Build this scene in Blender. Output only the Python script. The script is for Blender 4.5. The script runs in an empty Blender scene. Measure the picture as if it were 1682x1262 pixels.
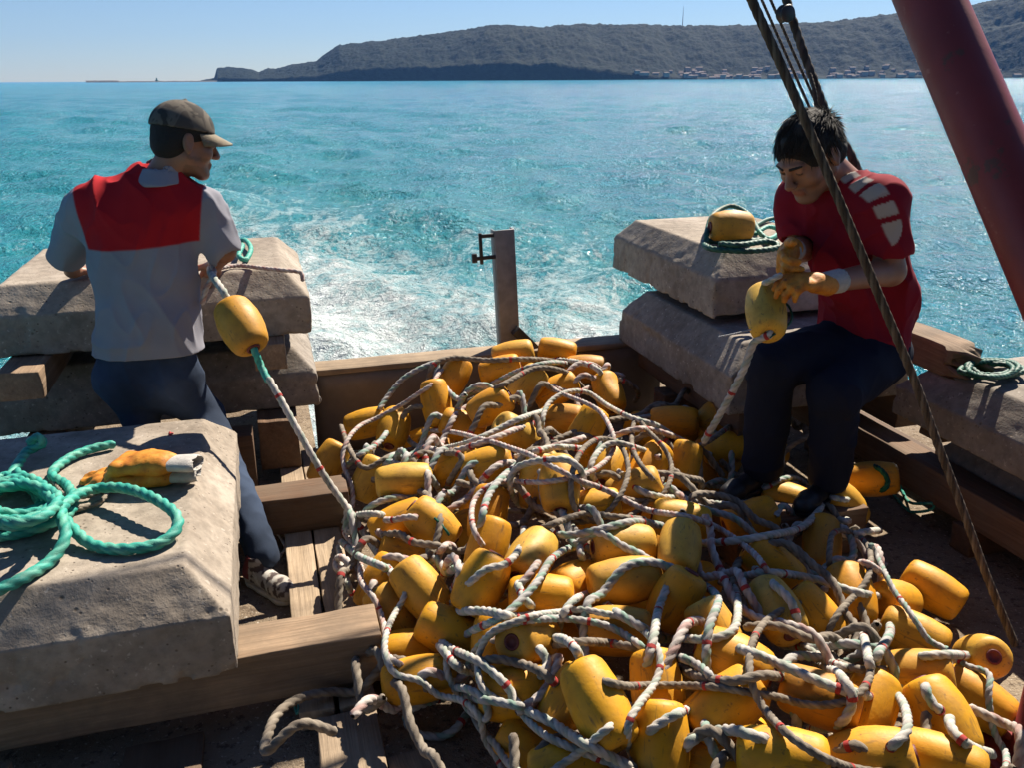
import bpy, math, random
import numpy as np
from mathutils import Vector, Matrix
from mathutils.bvhtree import BVHTree
random.seed(7); RNG = np.random.default_rng(11)
scene = bpy.context.scene
COL = scene.collection

# ------------------------------------------------------------------ camera
FPX, CAMH = 1400.0, 1.7
PITCH = math.atan(501/1400.0); ROLL = math.radians(0.3)
F_ = np.array([0, math.cos(PITCH), -math.sin(PITCH)]); U0 = np.array([0, math.sin(PITCH), math.cos(PITCH)]); R0 = np.array([1.0, 0, 0])
R_ = R0*math.cos(ROLL) - U0*math.sin(ROLL); U_ = R0*math.sin(ROLL) + U0*math.cos(ROLL)
CPOS = np.array([0, 0, CAMH])
cam = bpy.data.cameras.new('camera'); camo = bpy.data.objects.new('camera', cam); COL.objects.link(camo)
camo.matrix_world = Matrix([[R_[i], U_[i], -F_[i], CPOS[i]] for i in range(3)] + [[0, 0, 0, 1]])
cam.sensor_fit = 'HORIZONTAL'; cam.sensor_width = 36; cam.lens = FPX/1682*36
cam.clip_start = 0.05; cam.clip_end = 60000
scene.camera = camo
# ------------------------------------------------------------------ light
SUN_AZ, SUN_EL = math.radians(31), math.radians(45)      # azimuth from +Y towards +X
w = bpy.data.worlds.new("World"); scene.world = w; w.use_nodes = True
nt = w.node_tree; nt.nodes.clear()
sky = nt.nodes.new('ShaderNodeTexSky'); sky.sky_type = 'NISHITA'; sky.sun_disc = False
sky.sun_elevation = SUN_EL; sky.sun_rotation = SUN_AZ; sky.altitude = 0; sky.air_density = 1.0; sky.dust_density = 0.0; sky.ozone_density = 3.0
bg = nt.nodes.new('ShaderNodeBackground'); bg.inputs[1].default_value = 0.035
wo = nt.nodes.new('ShaderNodeOutputWorld'); tn = nt.nodes.new('ShaderNodeMix'); tn.data_type = 'RGBA'; tn.blend_type = 'MULTIPLY'; tn.inputs[0].default_value = 1; tn.inputs[7].default_value = (0.90, 1.02, 1.28, 1)
nt.links.new(sky.outputs[0], tn.inputs[6]); nt.links.new(tn.outputs[2], bg.inputs[0]); nt.links.new(bg.outputs[0], wo.inputs[0])
sl = bpy.data.lights.new('sun', 'SUN'); sl.energy = 5.0; sl.angle = math.radians(0.55); sl.color = (1.0, 0.90, 0.76)
so = bpy.data.objects.new('sun', sl); COL.objects.link(so)
SD = Vector((math.sin(SUN_AZ)*math.cos(SUN_EL), math.cos(SUN_AZ)*math.cos(SUN_EL), math.sin(SUN_EL)))
so.rotation_euler = SD.to_track_quat('Z', 'Y').to_euler(); so.location = (5, 5, 12)
scene.view_settings.view_transform = 'Standard'; scene.view_settings.look = 'None'
scene.view_settings.exposure = 1.2; scene.view_settings.gamma = 1.0
scene.cycles.max_bounces = 8; scene.cycles.volume_bounces = 0
scene.cycles.use_denoising = True

# ------------------------------------------------------------------ projection helpers (photo pixel -> world point)
def ray(u, v): return F_ + R_*(u-841)/FPX - U_*(v-631)/FPX
def Pz(u, v, z): d = ray(u, v); return CPOS + d*(z-CAMH)/d[2]
def Py(u, v, y): d = ray(u, v); return CPOS + d*y/d[1]
TH = math.radians(16); EX = np.array([math.cos(TH), math.sin(TH), 0]); EY = np.array([-math.sin(TH), math.cos(TH), 0])
def B(bx, by, z=0.0): return EX*bx + EY*by + np.array([0, 0, z])

# ------------------------------------------------------------------ object helpers
def tag(o, label=None, cat=None, group=None, kind=None):
    if label: o['label'] = label
    if cat: o['category'] = cat
    if group: o['group'] = group
    if kind: o['kind'] = kind
    return o
def empty(name, loc=(0, 0, 0), rz=0.0):
    o = bpy.data.objects.new(name, None); COL.objects.link(o); o.location = loc; o.rotation_euler = (0, 0, rz)
    o.empty_display_size = 0.1
    return o
def link(name, me, mat=None, parent=None, smooth=True):
    o = bpy.data.objects.new(name, me); COL.objects.link(o)
    if mat is not None:
        for m in (mat if isinstance(mat, (list, tuple)) else [mat]): me.materials.append(m)
    if smooth and len(me.polygons): me.polygons.foreach_set('use_smooth', [True]*len(me.polygons))
    if parent is not None: o.parent = parent
    return o
def npmesh(name, V, Fq):
    me = bpy.data.meshes.new(name); V = np.asarray(V, dtype=np.float32); Fq = np.asarray(Fq, dtype=np.int32)
    k = Fq.shape[1]
    me.vertices.add(len(V)); me.vertices.foreach_set('co', V.ravel())
    me.loops.add(Fq.size); me.loops.foreach_set('vertex_index', Fq.ravel())
    me.polygons.add(len(Fq)); me.polygons.foreach_set('loop_start', np.arange(0, Fq.size, k, dtype=np.int32))
    me.update(calc_edges=True); me.validate()
    return me
def vcol(me, cols, name='col'):
    a = me.color_attributes.new(name, 'FLOAT_COLOR', 'POINT')
    c = np.ones((len(me.vertices), 4), dtype=np.float32); c[:, :3] = cols; a.data.foreach_set('color', c.ravel())
def vfloat(me, vals, name):
    a = me.attributes.new(name, 'FLOAT', 'POINT'); a.data.foreach_set('value', np.asarray(vals, dtype=np.float32))
def bevel(o, wdt=0.006, seg=2):
    m = o.modifiers.new('b', 'BEVEL'); m.width = wdt; m.segments = seg; m.limit_method = 'ANGLE'; m.angle_limit = 0.6
    return o

# ------------------------------------------------------------------ node helper
class NT:
    def __init__(s, name):
        s.m = bpy.data.materials.new(name); s.m.use_nodes = True; s.t = s.m.node_tree; s.t.nodes.clear()
        s.out = s.t.nodes.new('ShaderNodeOutputMaterial'); s.p = s.t.nodes.new('ShaderNodeBsdfPrincipled')
        s.t.links.new(s.p.outputs[0], s.out.inputs[0])
    def n(s, typ, _in=None, **kw):
        nd = s.t.nodes.new('ShaderNode'+typ)
        for k, v in kw.items(): setattr(nd, k, v)
        for k, v in (_in or {}).items(): s.set(nd.inputs[k], v)
        return nd
    def set(s, sock, v):
        if isinstance(v, bpy.types.NodeSocket): s.t.links.new(v, sock)
        elif isinstance(v, bpy.types.Node): s.t.links.new(v.outputs[0], sock)
        else: sock.default_value = v
    def coord(s, which='Object', scale=(1, 1, 1)):
        if which == 'Position': c = s.n('NewGeometry').outputs['Position']
        else: c = s.n('TexCoord').outputs[which]
        mp = s.n('Mapping', {'Vector': c, 'Scale': scale}); return mp.outputs[0]
    def noise(s, vec, scale, detail=4, rough=0.55, dist=0.0):
        return s.n('TexNoise', {'Vector': vec, 'Scale': scale, 'Detail': detail, 'Roughness': rough, 'Distortion': dist}).outputs[0]
    def ramp(s, fac, stops):
        r = s.n('ValToRGB', {'Fac': fac}); e = r.color_ramp.elements
        while len(e) < len(stops): e.new(0.5)
        for i, (p, c) in enumerate(stops):
            e[i].position = p; e[i].color = (*c, 1) if not isinstance(c, (int, float)) else (c, c, c, 1)
        return r.outputs[0]
    def mix(s, fac, a, b, mode='MIX'):
        m = s.n('Mix', data_type='RGBA', blend_type=mode)
        s.set(m.inputs[0], fac)
        for i, v in ((6, a), (7, b)):
            s.set(m.inputs[i], v if not isinstance(v, tuple) else (*v, 1)[:4])
        return m.outputs[2]
    def math(s, op, a, b=0.0, c=None, clamp=False):
        m = s.n('Math', operation=op, use_clamp=clamp); s.set(m.inputs[0], a); s.set(m.inputs[1], b)
        if c is not None: s.set(m.inputs[2], c)
        return m.outputs[0]
    def bump(s, h, strength=0.5, dist=0.01, normal=None):
        b = s.n('Bump', {'Height': h, 'Strength': strength, 'Distance': dist})
        if normal is not None: s.set(b.inputs['Normal'], normal)
        return b.outputs[0]
    def fin(s, color=None, rough=None, normal=None, **kw):
        if color is not None: s.set(s.p.inputs['Base Color'], (*color, 1) if isinstance(color, tuple) and len(color) == 3 else color)
        if rough is not None: s.set(s.p.inputs['Roughness'], rough)
        if normal is not None: s.set(s.p.inputs['Normal'], normal)
        for k, v in kw.items(): s.set(s.p.inputs[k.replace('_', ' ')], v)
        return s.m

def m_concrete(name, tint=(1, 1, 1), stain=(0.17, 0.135, 0.105)):
    s = NT(name); c = s.coord('Object')
    n1 = s.noise(c, 3.0, 6, 0.6); n2 = s.noise(c, 28, 5, 0.6); n3 = s.noise(c, 120, 3, 0.6)
    base = s.ramp(n1, [(0.3, (0.20*tint[0], 0.165*tint[1], 0.13*tint[2])), (0.55, (0.31*tint[0], 0.265*tint[1], 0.215*tint[2])), (0.75, (0.39*tint[0], 0.34*tint[1], 0.285*tint[2]))])
    sp = s.ramp(n2, [(0.35, 0.55), (0.6, 1.05)])
    col = s.mix(0.55, base, sp, 'MULTIPLY')
    v = s.n('TexVoronoi', {'Vector': c, 'Scale': 22.0, 'Randomness': 1.0}).outputs['Distance']
    pit = s.ramp(v, [(0.05, 0.0), (0.16, 1.0)])
    gate = s.ramp(s.noise(c, 7, 3), [(0.5, 1.0), (0.62, 0.0)])
    pitm = s.math('MAXIMUM', pit, gate)
    col = s.mix(pitm, (0.10, 0.08, 0.06), col)
    v2 = s.n('TexVoronoi', {'Vector': c, 'Scale': 48.0, 'Randomness': 1.0}).outputs['Distance']; p2 = s.math('MAXIMUM', s.ramp(v2, [(0.08, 0.0), (0.2, 1.0)]), s.ramp(s.noise(c, 11, 3), [(0.48, 1.0), (0.56, 0.0)])); col = s.mix(p2, (0.11, 0.085, 0.065), col); pitm = s.math('MINIMUM', pitm, p2)
    fl = s.ramp(s.noise(c, 55, 3, 0.6), [(0.64, 0.0), (0.70, 0.6)]); col = s.mix(fl, col, (0.48, 0.43, 0.37))
    st = s.ramp(s.noise(c, 1.7, 5, 0.65, 0.6), [(0.55, 0.0), (0.72, 0.7)])
    col = s.mix(st, col, tuple(x*0.9 for x in stain))
    h = s.math('ADD', s.math('MULTIPLY', n2, 0.7), s.math('MULTIPLY', n3, 0.3))
    h = s.math('ADD', h, s.math('MULTIPLY', pitm, 0.5))
    return s.fin(col, 0.93, s.bump(h, 0.5, 0.008), Specular_IOR_Level=0.25)
def m_wood(name, a=(0.17, 0.105, 0.06), b=(0.36, 0.25, 0.155)):
    s = NT(name)                                            # grain runs along local X
    c = s.coord('Object', (0.9, 14, 14)); cf = s.coord('Object', (2.0, 60, 60)); c0 = s.coord('Object')
    inf = s.n('ObjectInfo').outputs['Random']
    g = s.noise(c, 1.6, 6, 0.62, 1.2); g2 = s.noise(cf, 1.5, 3, 0.6)
    col = s.ramp(g, [(0.25, a), (0.5, tuple((x+y)/2 for x, y in zip(a, b))), (0.75, b)])
    col = s.mix(0.45, col, s.ramp(g2, [(0.3, 0.45), (0.65, 1.1)]), 'MULTIPLY')
    dirt = s.ramp(s.noise(c0, 4.5, 6, 0.7), [(0.42, 0.0), (0.7, 0.75)])
    col = s.mix(dirt, col, (0.13, 0.095, 0.065))
    hv = s.n('HueSaturation', {'Hue': 0.5, 'Saturation': 0.95, 'Value': s.math('MULTIPLY_ADD', inf, 0.35, 0.82), 'Color': col}).outputs[0]
    h = s.math('ADD', g2, g)
    return s.fin(hv, 0.85, s.bump(h, 0.7, 0.005), Specular_IOR_Level=0.3)
def m_plain(name, col, rough=0.6, ns=12, amt=0.35, bump=0.3, bd=0.003, metallic=0.0, bs=None):
    s = NT(name); c = s.coord('Object')
    n = s.noise(c, ns, 5, 0.6)
    cc = s.mix(amt, tuple(col), s.ramp(n, [(0.3, 0.35), (0.7, 1.25)]), 'MULTIPLY')
    return s.fin(cc, rough, s.bump(s.noise(c, bs or ns*4, 3), bump, bd), Metallic=metallic)
def m_attr(name, rough=0.8, bump=0.25, bd=0.002, bs=250, ns=9, amt=0.25, attr='col', spec=0.3, **kw):
    s = NT(name); c = s.coord('Object'); a = s.n('Attribute', attribute_name=attr).outputs['Color']
    col = s.mix(amt, a, s.ramp(s.noise(c, ns, 4), [(0.3, 0.5), (0.7, 1.2)]), 'MULTIPLY')
    return s.fin(col, rough, s.bump(s.noise(c, bs, 2), bump, bd), Specular_IOR_Level=spec, **kw)

M = {}
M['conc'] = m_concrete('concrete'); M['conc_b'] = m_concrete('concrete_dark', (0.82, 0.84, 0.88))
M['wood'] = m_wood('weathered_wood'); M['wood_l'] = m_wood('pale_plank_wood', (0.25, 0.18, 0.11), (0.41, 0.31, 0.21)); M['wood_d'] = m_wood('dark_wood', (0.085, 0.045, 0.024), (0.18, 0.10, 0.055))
M['skin'] = m_attr('skin', 0.5, 0.2, 0.001, 300, 20, 0.18, spec=0.4, Subsurface_Weight=0.08)
M['cloth'] = m_attr('cloth', 0.9, 0.35, 0.0012, 420, 6, 0.2, spec=0.15)
M['denim'] = m_attr('denim', 0.92, 0.4, 0.0015, 380, 14, 0.4, spec=0.15)
M['hair'] = m_plain('hair', (0.010, 0.0075, 0.006), 0.8, 60, 0.3, 1.0, 0.004, bs=220)

# ------------------------------------------------------------------ numpy noise + SDF modelling
TAB = RNG.random((64, 64, 64)).astype(np.float32)
def vnoise(x, y, z):
    xi = np.floor(x).astype(np.int32); yi = np.floor(y).astype(np.int32); zi = np.floor(z).astype(np.int32)
    fx = x-xi; fy = y-yi; fz = z-zi
    fx = fx*fx*(3-2*fx); fy = fy*fy*(3-2*fy); fz = fz*fz*(3-2*fz)
    x0 = xi & 63; x1 = (xi+1) & 63; y0 = yi & 63; y1 = (yi+1) & 63; z0 = zi & 63; z1 = (zi+1) & 63
    l = lambda a, b, t: a+(b-a)*t
    return l(l(l(TAB[x0, y0, z0], TAB[x1, y0, z0], fx), l(TAB[x0, y1, z0], TAB[x1, y1, z0], fx), fy),
             l(l(TAB[x0, y0, z1], TAB[x1, y0, z1], fx), l(TAB[x0, y1, z1], TAB[x1, y1, z1], fx), fy), fz)-0.5
def fbm(x, y, z, o=4):
    r = 0; a = 1.0
    for i in range(o): r = r+a*vnoise(x*2**i+i*7.3, y*2**i+i*3.1, z*2**i+i*5.7); a *= 0.5
    return r
def smin(a, b, k):
    if k <= 0: return np.minimum(a, b)
    h = np.maximum(k-np.abs(a-b), 0)/k
    return np.minimum(a, b)-h*h*k*0.25
class Sdf:
    def __init__(s, lo, hi, res):
        s.lo = np.array(lo, float); s.res = res; s.n = np.ceil((np.array(hi)-s.lo)/res).astype(int)+1
        s.D = np.full(s.n, 1.0, dtype=np.float32)
    def win(s, lo, hi):
        a = np.clip(np.floor((np.array(lo)-s.lo)/s.res).astype(int), 0, s.n-1); b = np.clip(np.ceil((np.array(hi)-s.lo)/s.res).astype(int)+1, 1, s.n)
        b = np.maximum(b, a+1)
        sl_ = tuple(slice(a[i], b[i]) for i in range(3))
        ax = [(s.lo[i]+s.res*np.arange(a[i], b[i])).astype(np.float32) for i in range(3)]
        return sl_, np.meshgrid(*ax, indexing='ij')
    def put(s, sl_, d, k, sub):
        if sub: s.D[sl_] = -smin(-s.D[sl_], d, k)
        else: s.D[sl_] = smin(s.D[sl_], d, k)
    def cone(s, a, b, ra, rb, k=0.02, sub=False, flat=None, q=1.0):
        a = np.array(a, float); b = np.array(b, float); pad = max(ra, rb)+k+0.02+s.res*2
        sl_, (X, Y, Z) = s.win(np.minimum(a, b)-pad, np.maximum(a, b)+pad)
        if flat is not None:                               # squash along the direction flat by factor q (<1 = thinner)
            f = np.array(flat, float); f = f/np.linalg.norm(f); g = 1.0/q-1.0
            def st(px, py, pz):
                t = ((px-a[0])*f[0]+(py-a[1])*f[1]+(pz-a[2])*f[2])*g
                return px+t*f[0], py+t*f[1], pz+t*f[2]
            X, Y, Z = st(X, Y, Z); bb = np.array(st(*b))
        else: bb = b
        ab = bb-a; L = float(ab@ab)+1e-9
        t = np.clip(((X-a[0])*ab[0]+(Y-a[1])*ab[1]+(Z-a[2])*ab[2])/L, 0, 1)
        d = np.sqrt((X-a[0]-t*ab[0])**2+(Y-a[1]-t*ab[1])**2+(Z-a[2]-t*ab[2])**2)-(ra+(rb-ra)*t)
        if flat is not None: d = d*(0.5+0.5*q)
        s.put(sl_, d, k, sub)
    def ell(s, c, r, k=0.02, M3=None, sub=False):
        c = np.array(c, float); r = np.array(r, float); pad = r.max()+k+0.02+s.res*2
        sl_, (X, Y, Z) = s.win(c-pad, c+pad)
        X = X-c[0]; Y = Y-c[1]; Z = Z-c[2]
        if M3 is not None:
            A = np.array(M3, float)                         # columns are the local axes
            X, Y, Z = (X*A[0, i]+Y*A[1, i]+Z*A[2, i] for i in range(3))
        k0 = np.sqrt((X/r[0])**2+(Y/r[1])**2+(Z/r[2])**2); k1 = np.sqrt((X/r[0]**2)**2+(Y/r[1]**2)**2+(Z/r[2]**2)**2)+1e-9
        s.put(sl_, k0*(k0-1)/k1, k, sub)
    def full(s):
        return s.win(s.lo, s.lo+s.res*(s.n-1))[1]
    def mesh(s, name, smooth=1):
        D = s.D.copy()
        D[0] = D[-1] = 0.5; D[:, 0] = D[:, -1] = 0.5; D[:, :, 0] = D[:, :, -1] = 0.5
        S = D < 0; nx, ny, nz = D.shape
        c = [S[i:nx-1+i, j:ny-1+j, k:nz-1+k] for i in (0, 1) for j in (0, 1) for k in (0, 1)]
        sm = sum(x.astype(np.int8) for x in c); act = (sm > 0) & (sm < 8)
        idx = np.full(act.shape, -1, dtype=np.int64); ii = np.argwhere(act); idx[act] = np.arange(len(ii))
        P = np.zeros((len(ii), 3)); W = np.zeros(len(ii))
        offs = [(i, j, k) for i in (0, 1) for j in (0, 1) for k in (0, 1)]
        for a in offs:
            for ax in range(3):
                if a[ax] == 0:
                    b = list(a); b[ax] = 1
                    da = D[ii[:, 0]+a[0], ii[:, 1]+a[1], ii[:, 2]+a[2]]; db = D[ii[:, 0]+b[0], ii[:, 1]+b[1], ii[:, 2]+b[2]]
                    cr = (da < 0) != (db < 0); t = np.where(cr, da/(da-db+1e-12), 0)
                    p = np.tile(np.array(a, float), (len(ii), 1)); p[:, ax] = t
                    P += p*cr[:, None]; W += cr
        P = (P/np.maximum(W, 1)[:, None]+ii)*s.res+s.lo
        quads = []
        for ax in range(3):
            o1, o2 = [(1, 2), (2, 0), (0, 1)][ax]
            sl0 = [slice(1, -1)]*3; sl0[ax] = slice(0, -1); sl1 = list(sl0); sl1[ax] = slice(1, None)
            A = S[tuple(sl0)]; Bm = S[tuple(sl1)]
            e = np.argwhere(A != Bm); st = A[A != Bm]
            base = e.copy(); 
            for q in range(3):
                if q != ax: base[:, q] += 1
            def cell(d1, d2):
                g = base.copy(); g[:, o1] -= d1; g[:, o2] -= d2
                return idx[g[:, 0], g[:, 1], g[:, 2]]
            q4 = np.stack([cell(1, 1), cell(0, 1), cell(0, 0), cell(1, 0)], 1)
            q4[~st] = q4[~st][:, ::-1]
            quads.append(q4)
        Q = np.concatenate(quads); Q = Q[(Q >= 0).all(1)]
        for _ in range(smooth):                             # light Laplacian pass
            acc = np.zeros_like(P); cnt = np.zeros(len(P))
            for i in range(4):
                np.add.at(acc, Q[:, i], P[Q[:, (i+1) % 4]]+P[Q[:, (i+3) % 4]]); np.add.at(cnt, Q[:, i], 2)
            P = 0.5*P+0.5*acc/np.maximum(cnt, 1)[:, None]
        s.P = P
        return npmesh(name, P, Q)

def box_mesh(name, sx, sy, sz, sub=(1, 1, 1), jit=0.0, seed=0, fn=None):
    """box centred on x,y with z from 0, each face a grid, optional noise"""
    V = []; Fs = []; key = {}
    nx, ny, nz = sub
    def vid(i, j, k):
        if (i, j, k) not in key: key[(i, j, k)] = len(V); V.append(((i/nx-0.5)*sx, (j/ny-0.5)*sy, k/nz*sz))
        return key[(i, j, k)]
    for i in range(nx):
        for j in range(ny):
            Fs.append((vid(i, j, 0), vid(i, j+1, 0), vid(i+1, j+1, 0), vid(i+1, j, 0))); Fs.append((vid(i, j, nz), vid(i+1, j, nz), vid(i+1, j+1, nz), vid(i, j+1, nz)))
        for k in range(nz):
            Fs.append((vid(i, 0, k), vid(i+1, 0, k), vid(i+1, 0, k+1), vid(i, 0, k+1))); Fs.append((vid(i, ny, k), vid(i, ny, k+1), vid(i+1, ny, k+1), vid(i+1, ny, k)))
    for j in range(ny):
        for k in range(nz):
            Fs.append((vid(0, j, k), vid(0, j, k+1), vid(0, j+1, k+1), vid(0, j+1, k))); Fs.append((vid(nx, j, k), vid(nx, j+1, k), vid(nx, j+1, k+1), vid(nx, j, k+1)))
    V = np.array(V)
    if jit:
        q = V*9+seed*3.7
        V[:, 1] += jit*fbm(q[:, 0]*0.5, q[:, 1]*2, q[:, 2]*2); V[:, 2] += jit*fbm(q[:, 0]*0.5+9, q[:, 1]*2, q[:, 2]*2)*(V[:, 2] > sz*0.4)
    if fn is not None: V = fn(V)
    return npmesh(name, V, Fs)

# ------------------------------------------------------------------ sea
WZ = -0.75
HAZE = 0.000043
def build_sea():
    nr = 860; r = np.exp(np.linspace(math.log(1.6), math.log(30000), nr))
    azf = np.radians(np.linspace(-42, 42, 860)); azb = np.radians(np.linspace(47, 313, 90))[1:]
    az = np.concatenate([azf, azb]); na = len(az)
    Rr, A = np.meshgrid(r, az, indexing='ij')
    X = Rr*np.sin(A); Y = Rr*np.cos(A); Z = np.zeros_like(X)
    dr = np.maximum(np.gradient(r)[:, None]*np.ones_like(A), Rr*np.radians(0.12))
    g = np.random.default_rng(3)
    for i in range(46):
        lam = 0.55*1.13**i
        if lam > 90: break
        th = math.radians(200)+g.normal()*0.75; kx, ky = math.sin(th)*2*math.pi/lam, math.cos(th)*2*math.pi/lam
        amp = 0.056*lam/6.28 if lam < 5 else 0.0446*(5/lam)**0.5
        ph = g.random()*6.28
        fade = np.clip((lam/dr-2.2)/2.0, 0, 1)
        s = np.sin(kx*X+ky*Y+ph+1.2*np.sin(0.37*(ky*X-kx*Y)+ph*2)); Z += fade*amp*(s+0.35*(s*s-0.5))
    # wake foam density in boat frame
    bx = X*EX[0]+Y*EX[1]; by = X*EY[0]+Y*EY[1]
    d = np.maximum(by-3.8, 0.0)
    wc = 0.95-0.07*d; hw = 2.1+0.13*d
    core = np.exp(-((bx-wc)/hw)**2*1.1)*np.clip(1.75*np.exp(-d/9.0)+0.50*np.exp(-d/45), 0, 1.3)
    arm = lambda c, wd, s_: s_*np.exp(-((bx-c)/wd)**2)
    la = arm(-1.6-0.42*d, 0.65+0.11*d, 1.1)*np.exp(-d/38)*np.clip(d/2, 0, 1)
    ra = arm(2.6+0.22*d, 0.6+0.09*d, 0.95)*np.exp(-d/14)
    foam = np.clip(np.where(by > 3.3, core+la+ra, 0), 0, 1.4)
    near = (Rr < 60)
    t = fbm(X*1.3, Y*1.3, X*0+3, 4)
    Z += near*foam*0.10*t*np.clip(3-dr*4, 0, 1)
    V = np.stack([X, Y, Z+WZ], -1).reshape(-1, 3)
    i, j = np.meshgrid(np.arange(nr-1), np.arange(na), indexing='ij'); j2 = (j+1) % na
    Q = np.stack([i*na+j, i*na+j2, (i+1)*na+j2, (i+1)*na+j], -1).reshape(-1, 4)[:, ::-1]
    me = npmesh('sea', V, Q); vfloat(me, foam.ravel(), 'foam')
    s = NT('sea_water'); p = s.n('NewGeometry').outputs['Position']
    fo = s.n('Attribute', attribute_name='foam').outputs['Fac']
    big = s.noise(s.n('Mapping', {'Vector': p, 'Scale': (0.02, 0.006, 1)}).outputs[0], 1.0, 4)
    ps = s.n('Mapping', {'Vector': p, 'Scale': (1, 0.8, 1), 'Rotation': (0, 0, math.radians(20))}).outputs[0]; pf = s.n('Mapping', {'Vector': p, 'Scale': (1, 0.45, 1), 'Rotation': (0, 0, math.radians(-16))}).outputs[0]
    col = s.mix(s.ramp(big, [(0.35, 0.0), (0.65, 1.0)]), (0.001, 0.145, 0.220), (0.003, 0.195, 0.250))
    f1 = s.noise(pf, 1.1, 9, 0.74, 1.8); f2 = s.noise(ps, 6.0, 6, 0.7, 1.0)
    fn = s.math('ADD', s.math('MULTIPLY', f1, 0.62), s.math('MULTIPLY', f2, 0.38))
    th = s.math('SUBTRACT', fn, s.math('MULTIPLY_ADD', fo, -0.30, 0.70))
    fm = s.math('MULTIPLY', s.math('MULTIPLY', th, 5.0, clamp=True), s.math('MULTIPLY_ADD', f2, 0.5, 0.62), clamp=True)
    aer = s.math('MULTIPLY', fo, 0.55, clamp=True)              # aerated paler water round the foam
    col = s.mix(aer, col, (0.06, 0.32, 0.33))
    col = s.mix(fm, col, (0.62, 0.66, 0.66))
    n1 = s.noise(ps, 3.2, 5, 0.6, 0.4); n2 = s.noise(ps, 12.0, 4, 0.6, 0.3); n3 = s.noise(ps, 0.35, 4, 0.6)
    b = s.bump(n1, 1.0, 0.30, None); b = s.bump(n2, 1.0, 0.10, b)
    b = s.bump(s.math('MULTIPLY', fm, f2), 1.0, 0.05, b)
    s.fin(col, s.math('MULTIPLY_ADD', fm, 0.6, 0.15), b, IOR=1.333)
    o = link('sea', me, s.m); tag(o, kind='structure')
build_sea()

# ------------------------------------------------------------------ headland, town, breakwater
SIL = [(330, 131), (352, 128), (356, 113), (372, 110), (395, 111), (415, 114), (425, 119), (440, 112), (452, 113), (480, 106), (520, 100), (535, 88), (557, 74), (600, 69), (650, 63), (700, 57), (750, 51), (800, 42), (830, 40), (860, 43), (885, 45), (920, 41), (960, 38), (1010, 40), (1060, 40), (1100, 41), (1140, 42), (1180, 41), (1230, 41), (1290, 38), (1340, 37), (1400, 31), (1470, 21), (1540, 12), (1600, 6), (1660, -6), (1720, -22), (1800, -35), (1950, -40)]
REAR = [(1400, 120), (1470, 60), (1540, 30), (1590, 18), (1640, 8), (1690, -2), (1800, -20), (1950, -30)]
def hz_az(u, v=128):
    d = ray(u, v); return math.atan2(d[0], d[1])
def el_tan(u, v):
    d = ray(u, v); return d[2]/math.hypot(d[0], d[1])
def terrain(name, sil, R0f, depth, foot, nu=900, nvv=70, seed=0):
    us = np.linspace(sil[0][0], sil[-1][0], nu); vs = np.interp(us, [p[0] for p in sil], [p[1] for p in sil])
    az = np.array([hz_az(a, b) for a, b in zip(us, vs)]); tan = np.array([max(el_tan(a, b), 0.0) for a, b in zip(us, vs)])
    R0 = R0f(us); t = np.linspace(0, 1, nvv)
    H = tan*(R0+depth*0.72)+CAMH
    T, AZ = np.meshgrid(t, az, indexing='ij'); RR = R0[None]+depth*T; 
    FT = np.interp(us, [330, 900, 1060, 1180], [foot, foot, 0.06, 0.015])[None]*np.ones_like(T); PW = np.interp(us, [330, 900, 1180], [0.9, 0.9, 1.5])[None]*np.ones_like(T)
    prof = np.where(T < 0.72, FT+(1-FT)*np.sin(np.clip(T/0.72, 0, 1)*math.pi/2)**PW, 1-((T-0.72)/0.28)**2*0.6)
    prof = prof*np.clip(T/0.02, 0, 1)
    X = RR*np.sin(AZ); Y = RR*np.cos(AZ)
    nz = fbm(X/330+seed, Y/330, X*0+seed, 5)
    gully = np.abs(fbm(X/210+seed*2, Y/700+4, X*0+1, 4))
    h = H[None]*prof*(1+0.0*nz)
    mid = np.clip(T/0.12, 0, 1)*np.clip((0.72-T)/0.25, 0, 1)
    h = h-mid*H[None]*(0.24*gully+0.10*nz)
    trees = np.clip(h/25, 0, 1)*(6.5*fbm(X/20, Y/20, X*0+2, 3)+5.0*vnoise(X/7, Y/7, X*0))
    h = h+trees
    Z = np.where(T <= 0, -6, np.maximum(h, 1.0)+WZ)
    V = np.stack([X, Y, Z], -1).reshape(-1, 3)
    i, j = np.meshgrid(np.arange(nvv-1), np.arange(nu-1), indexing='ij')
    Q = np.stack([i*nu+j, i*nu+j+1, (i+1)*nu+j+1, (i+1)*nu+j], -1).reshape(-1, 4)
    o = link(name, npmesh(name, V, Q), M['hill']); tag(o, kind='structure')
    return us, az, R0, lambda u, r: float(np.interp(0, [0], [0]))
s = NT('wooded_hill'); c = s.coord('Position')
nA = s.noise(c, 0.004, 5, 0.6); nB = s.noise(c, 0.05, 4, 0.65)
col = s.ramp(nB, [(0.3, (0.002, 0.005, 0.004)), (0.55, (0.006, 0.012, 0.008)), (0.8, (0.014, 0.021, 0.013))])
col = s.mix(s.ramp(nA, [(0.52, 0.0), (0.72, 0.6)]), col, (0.022, 0.026, 0.018))
M['hill'] = s.fin(col, 0.95, s.bump(nB, 1.0, 6.0), Specular_IOR_Level=0.1)
Rf = lambda us: np.interp(us, [330, 560, 900, 1150, 1500, 1950], [3300, 2900, 2600, 2650, 2750, 2700])
terrain('hills', SIL, Rf, 700, 0.22, 1200, 80, 1.0)
terrain('hills_near_ridge', [(1380, 128), (1430, 108), (1500, 84), (1560, 60), (1620, 46), (1682, 36), (1800, 20), (1950, 5)], lambda us: Rf(us)+30, 330, 0.15, 500, 50, 6.0)

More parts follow.
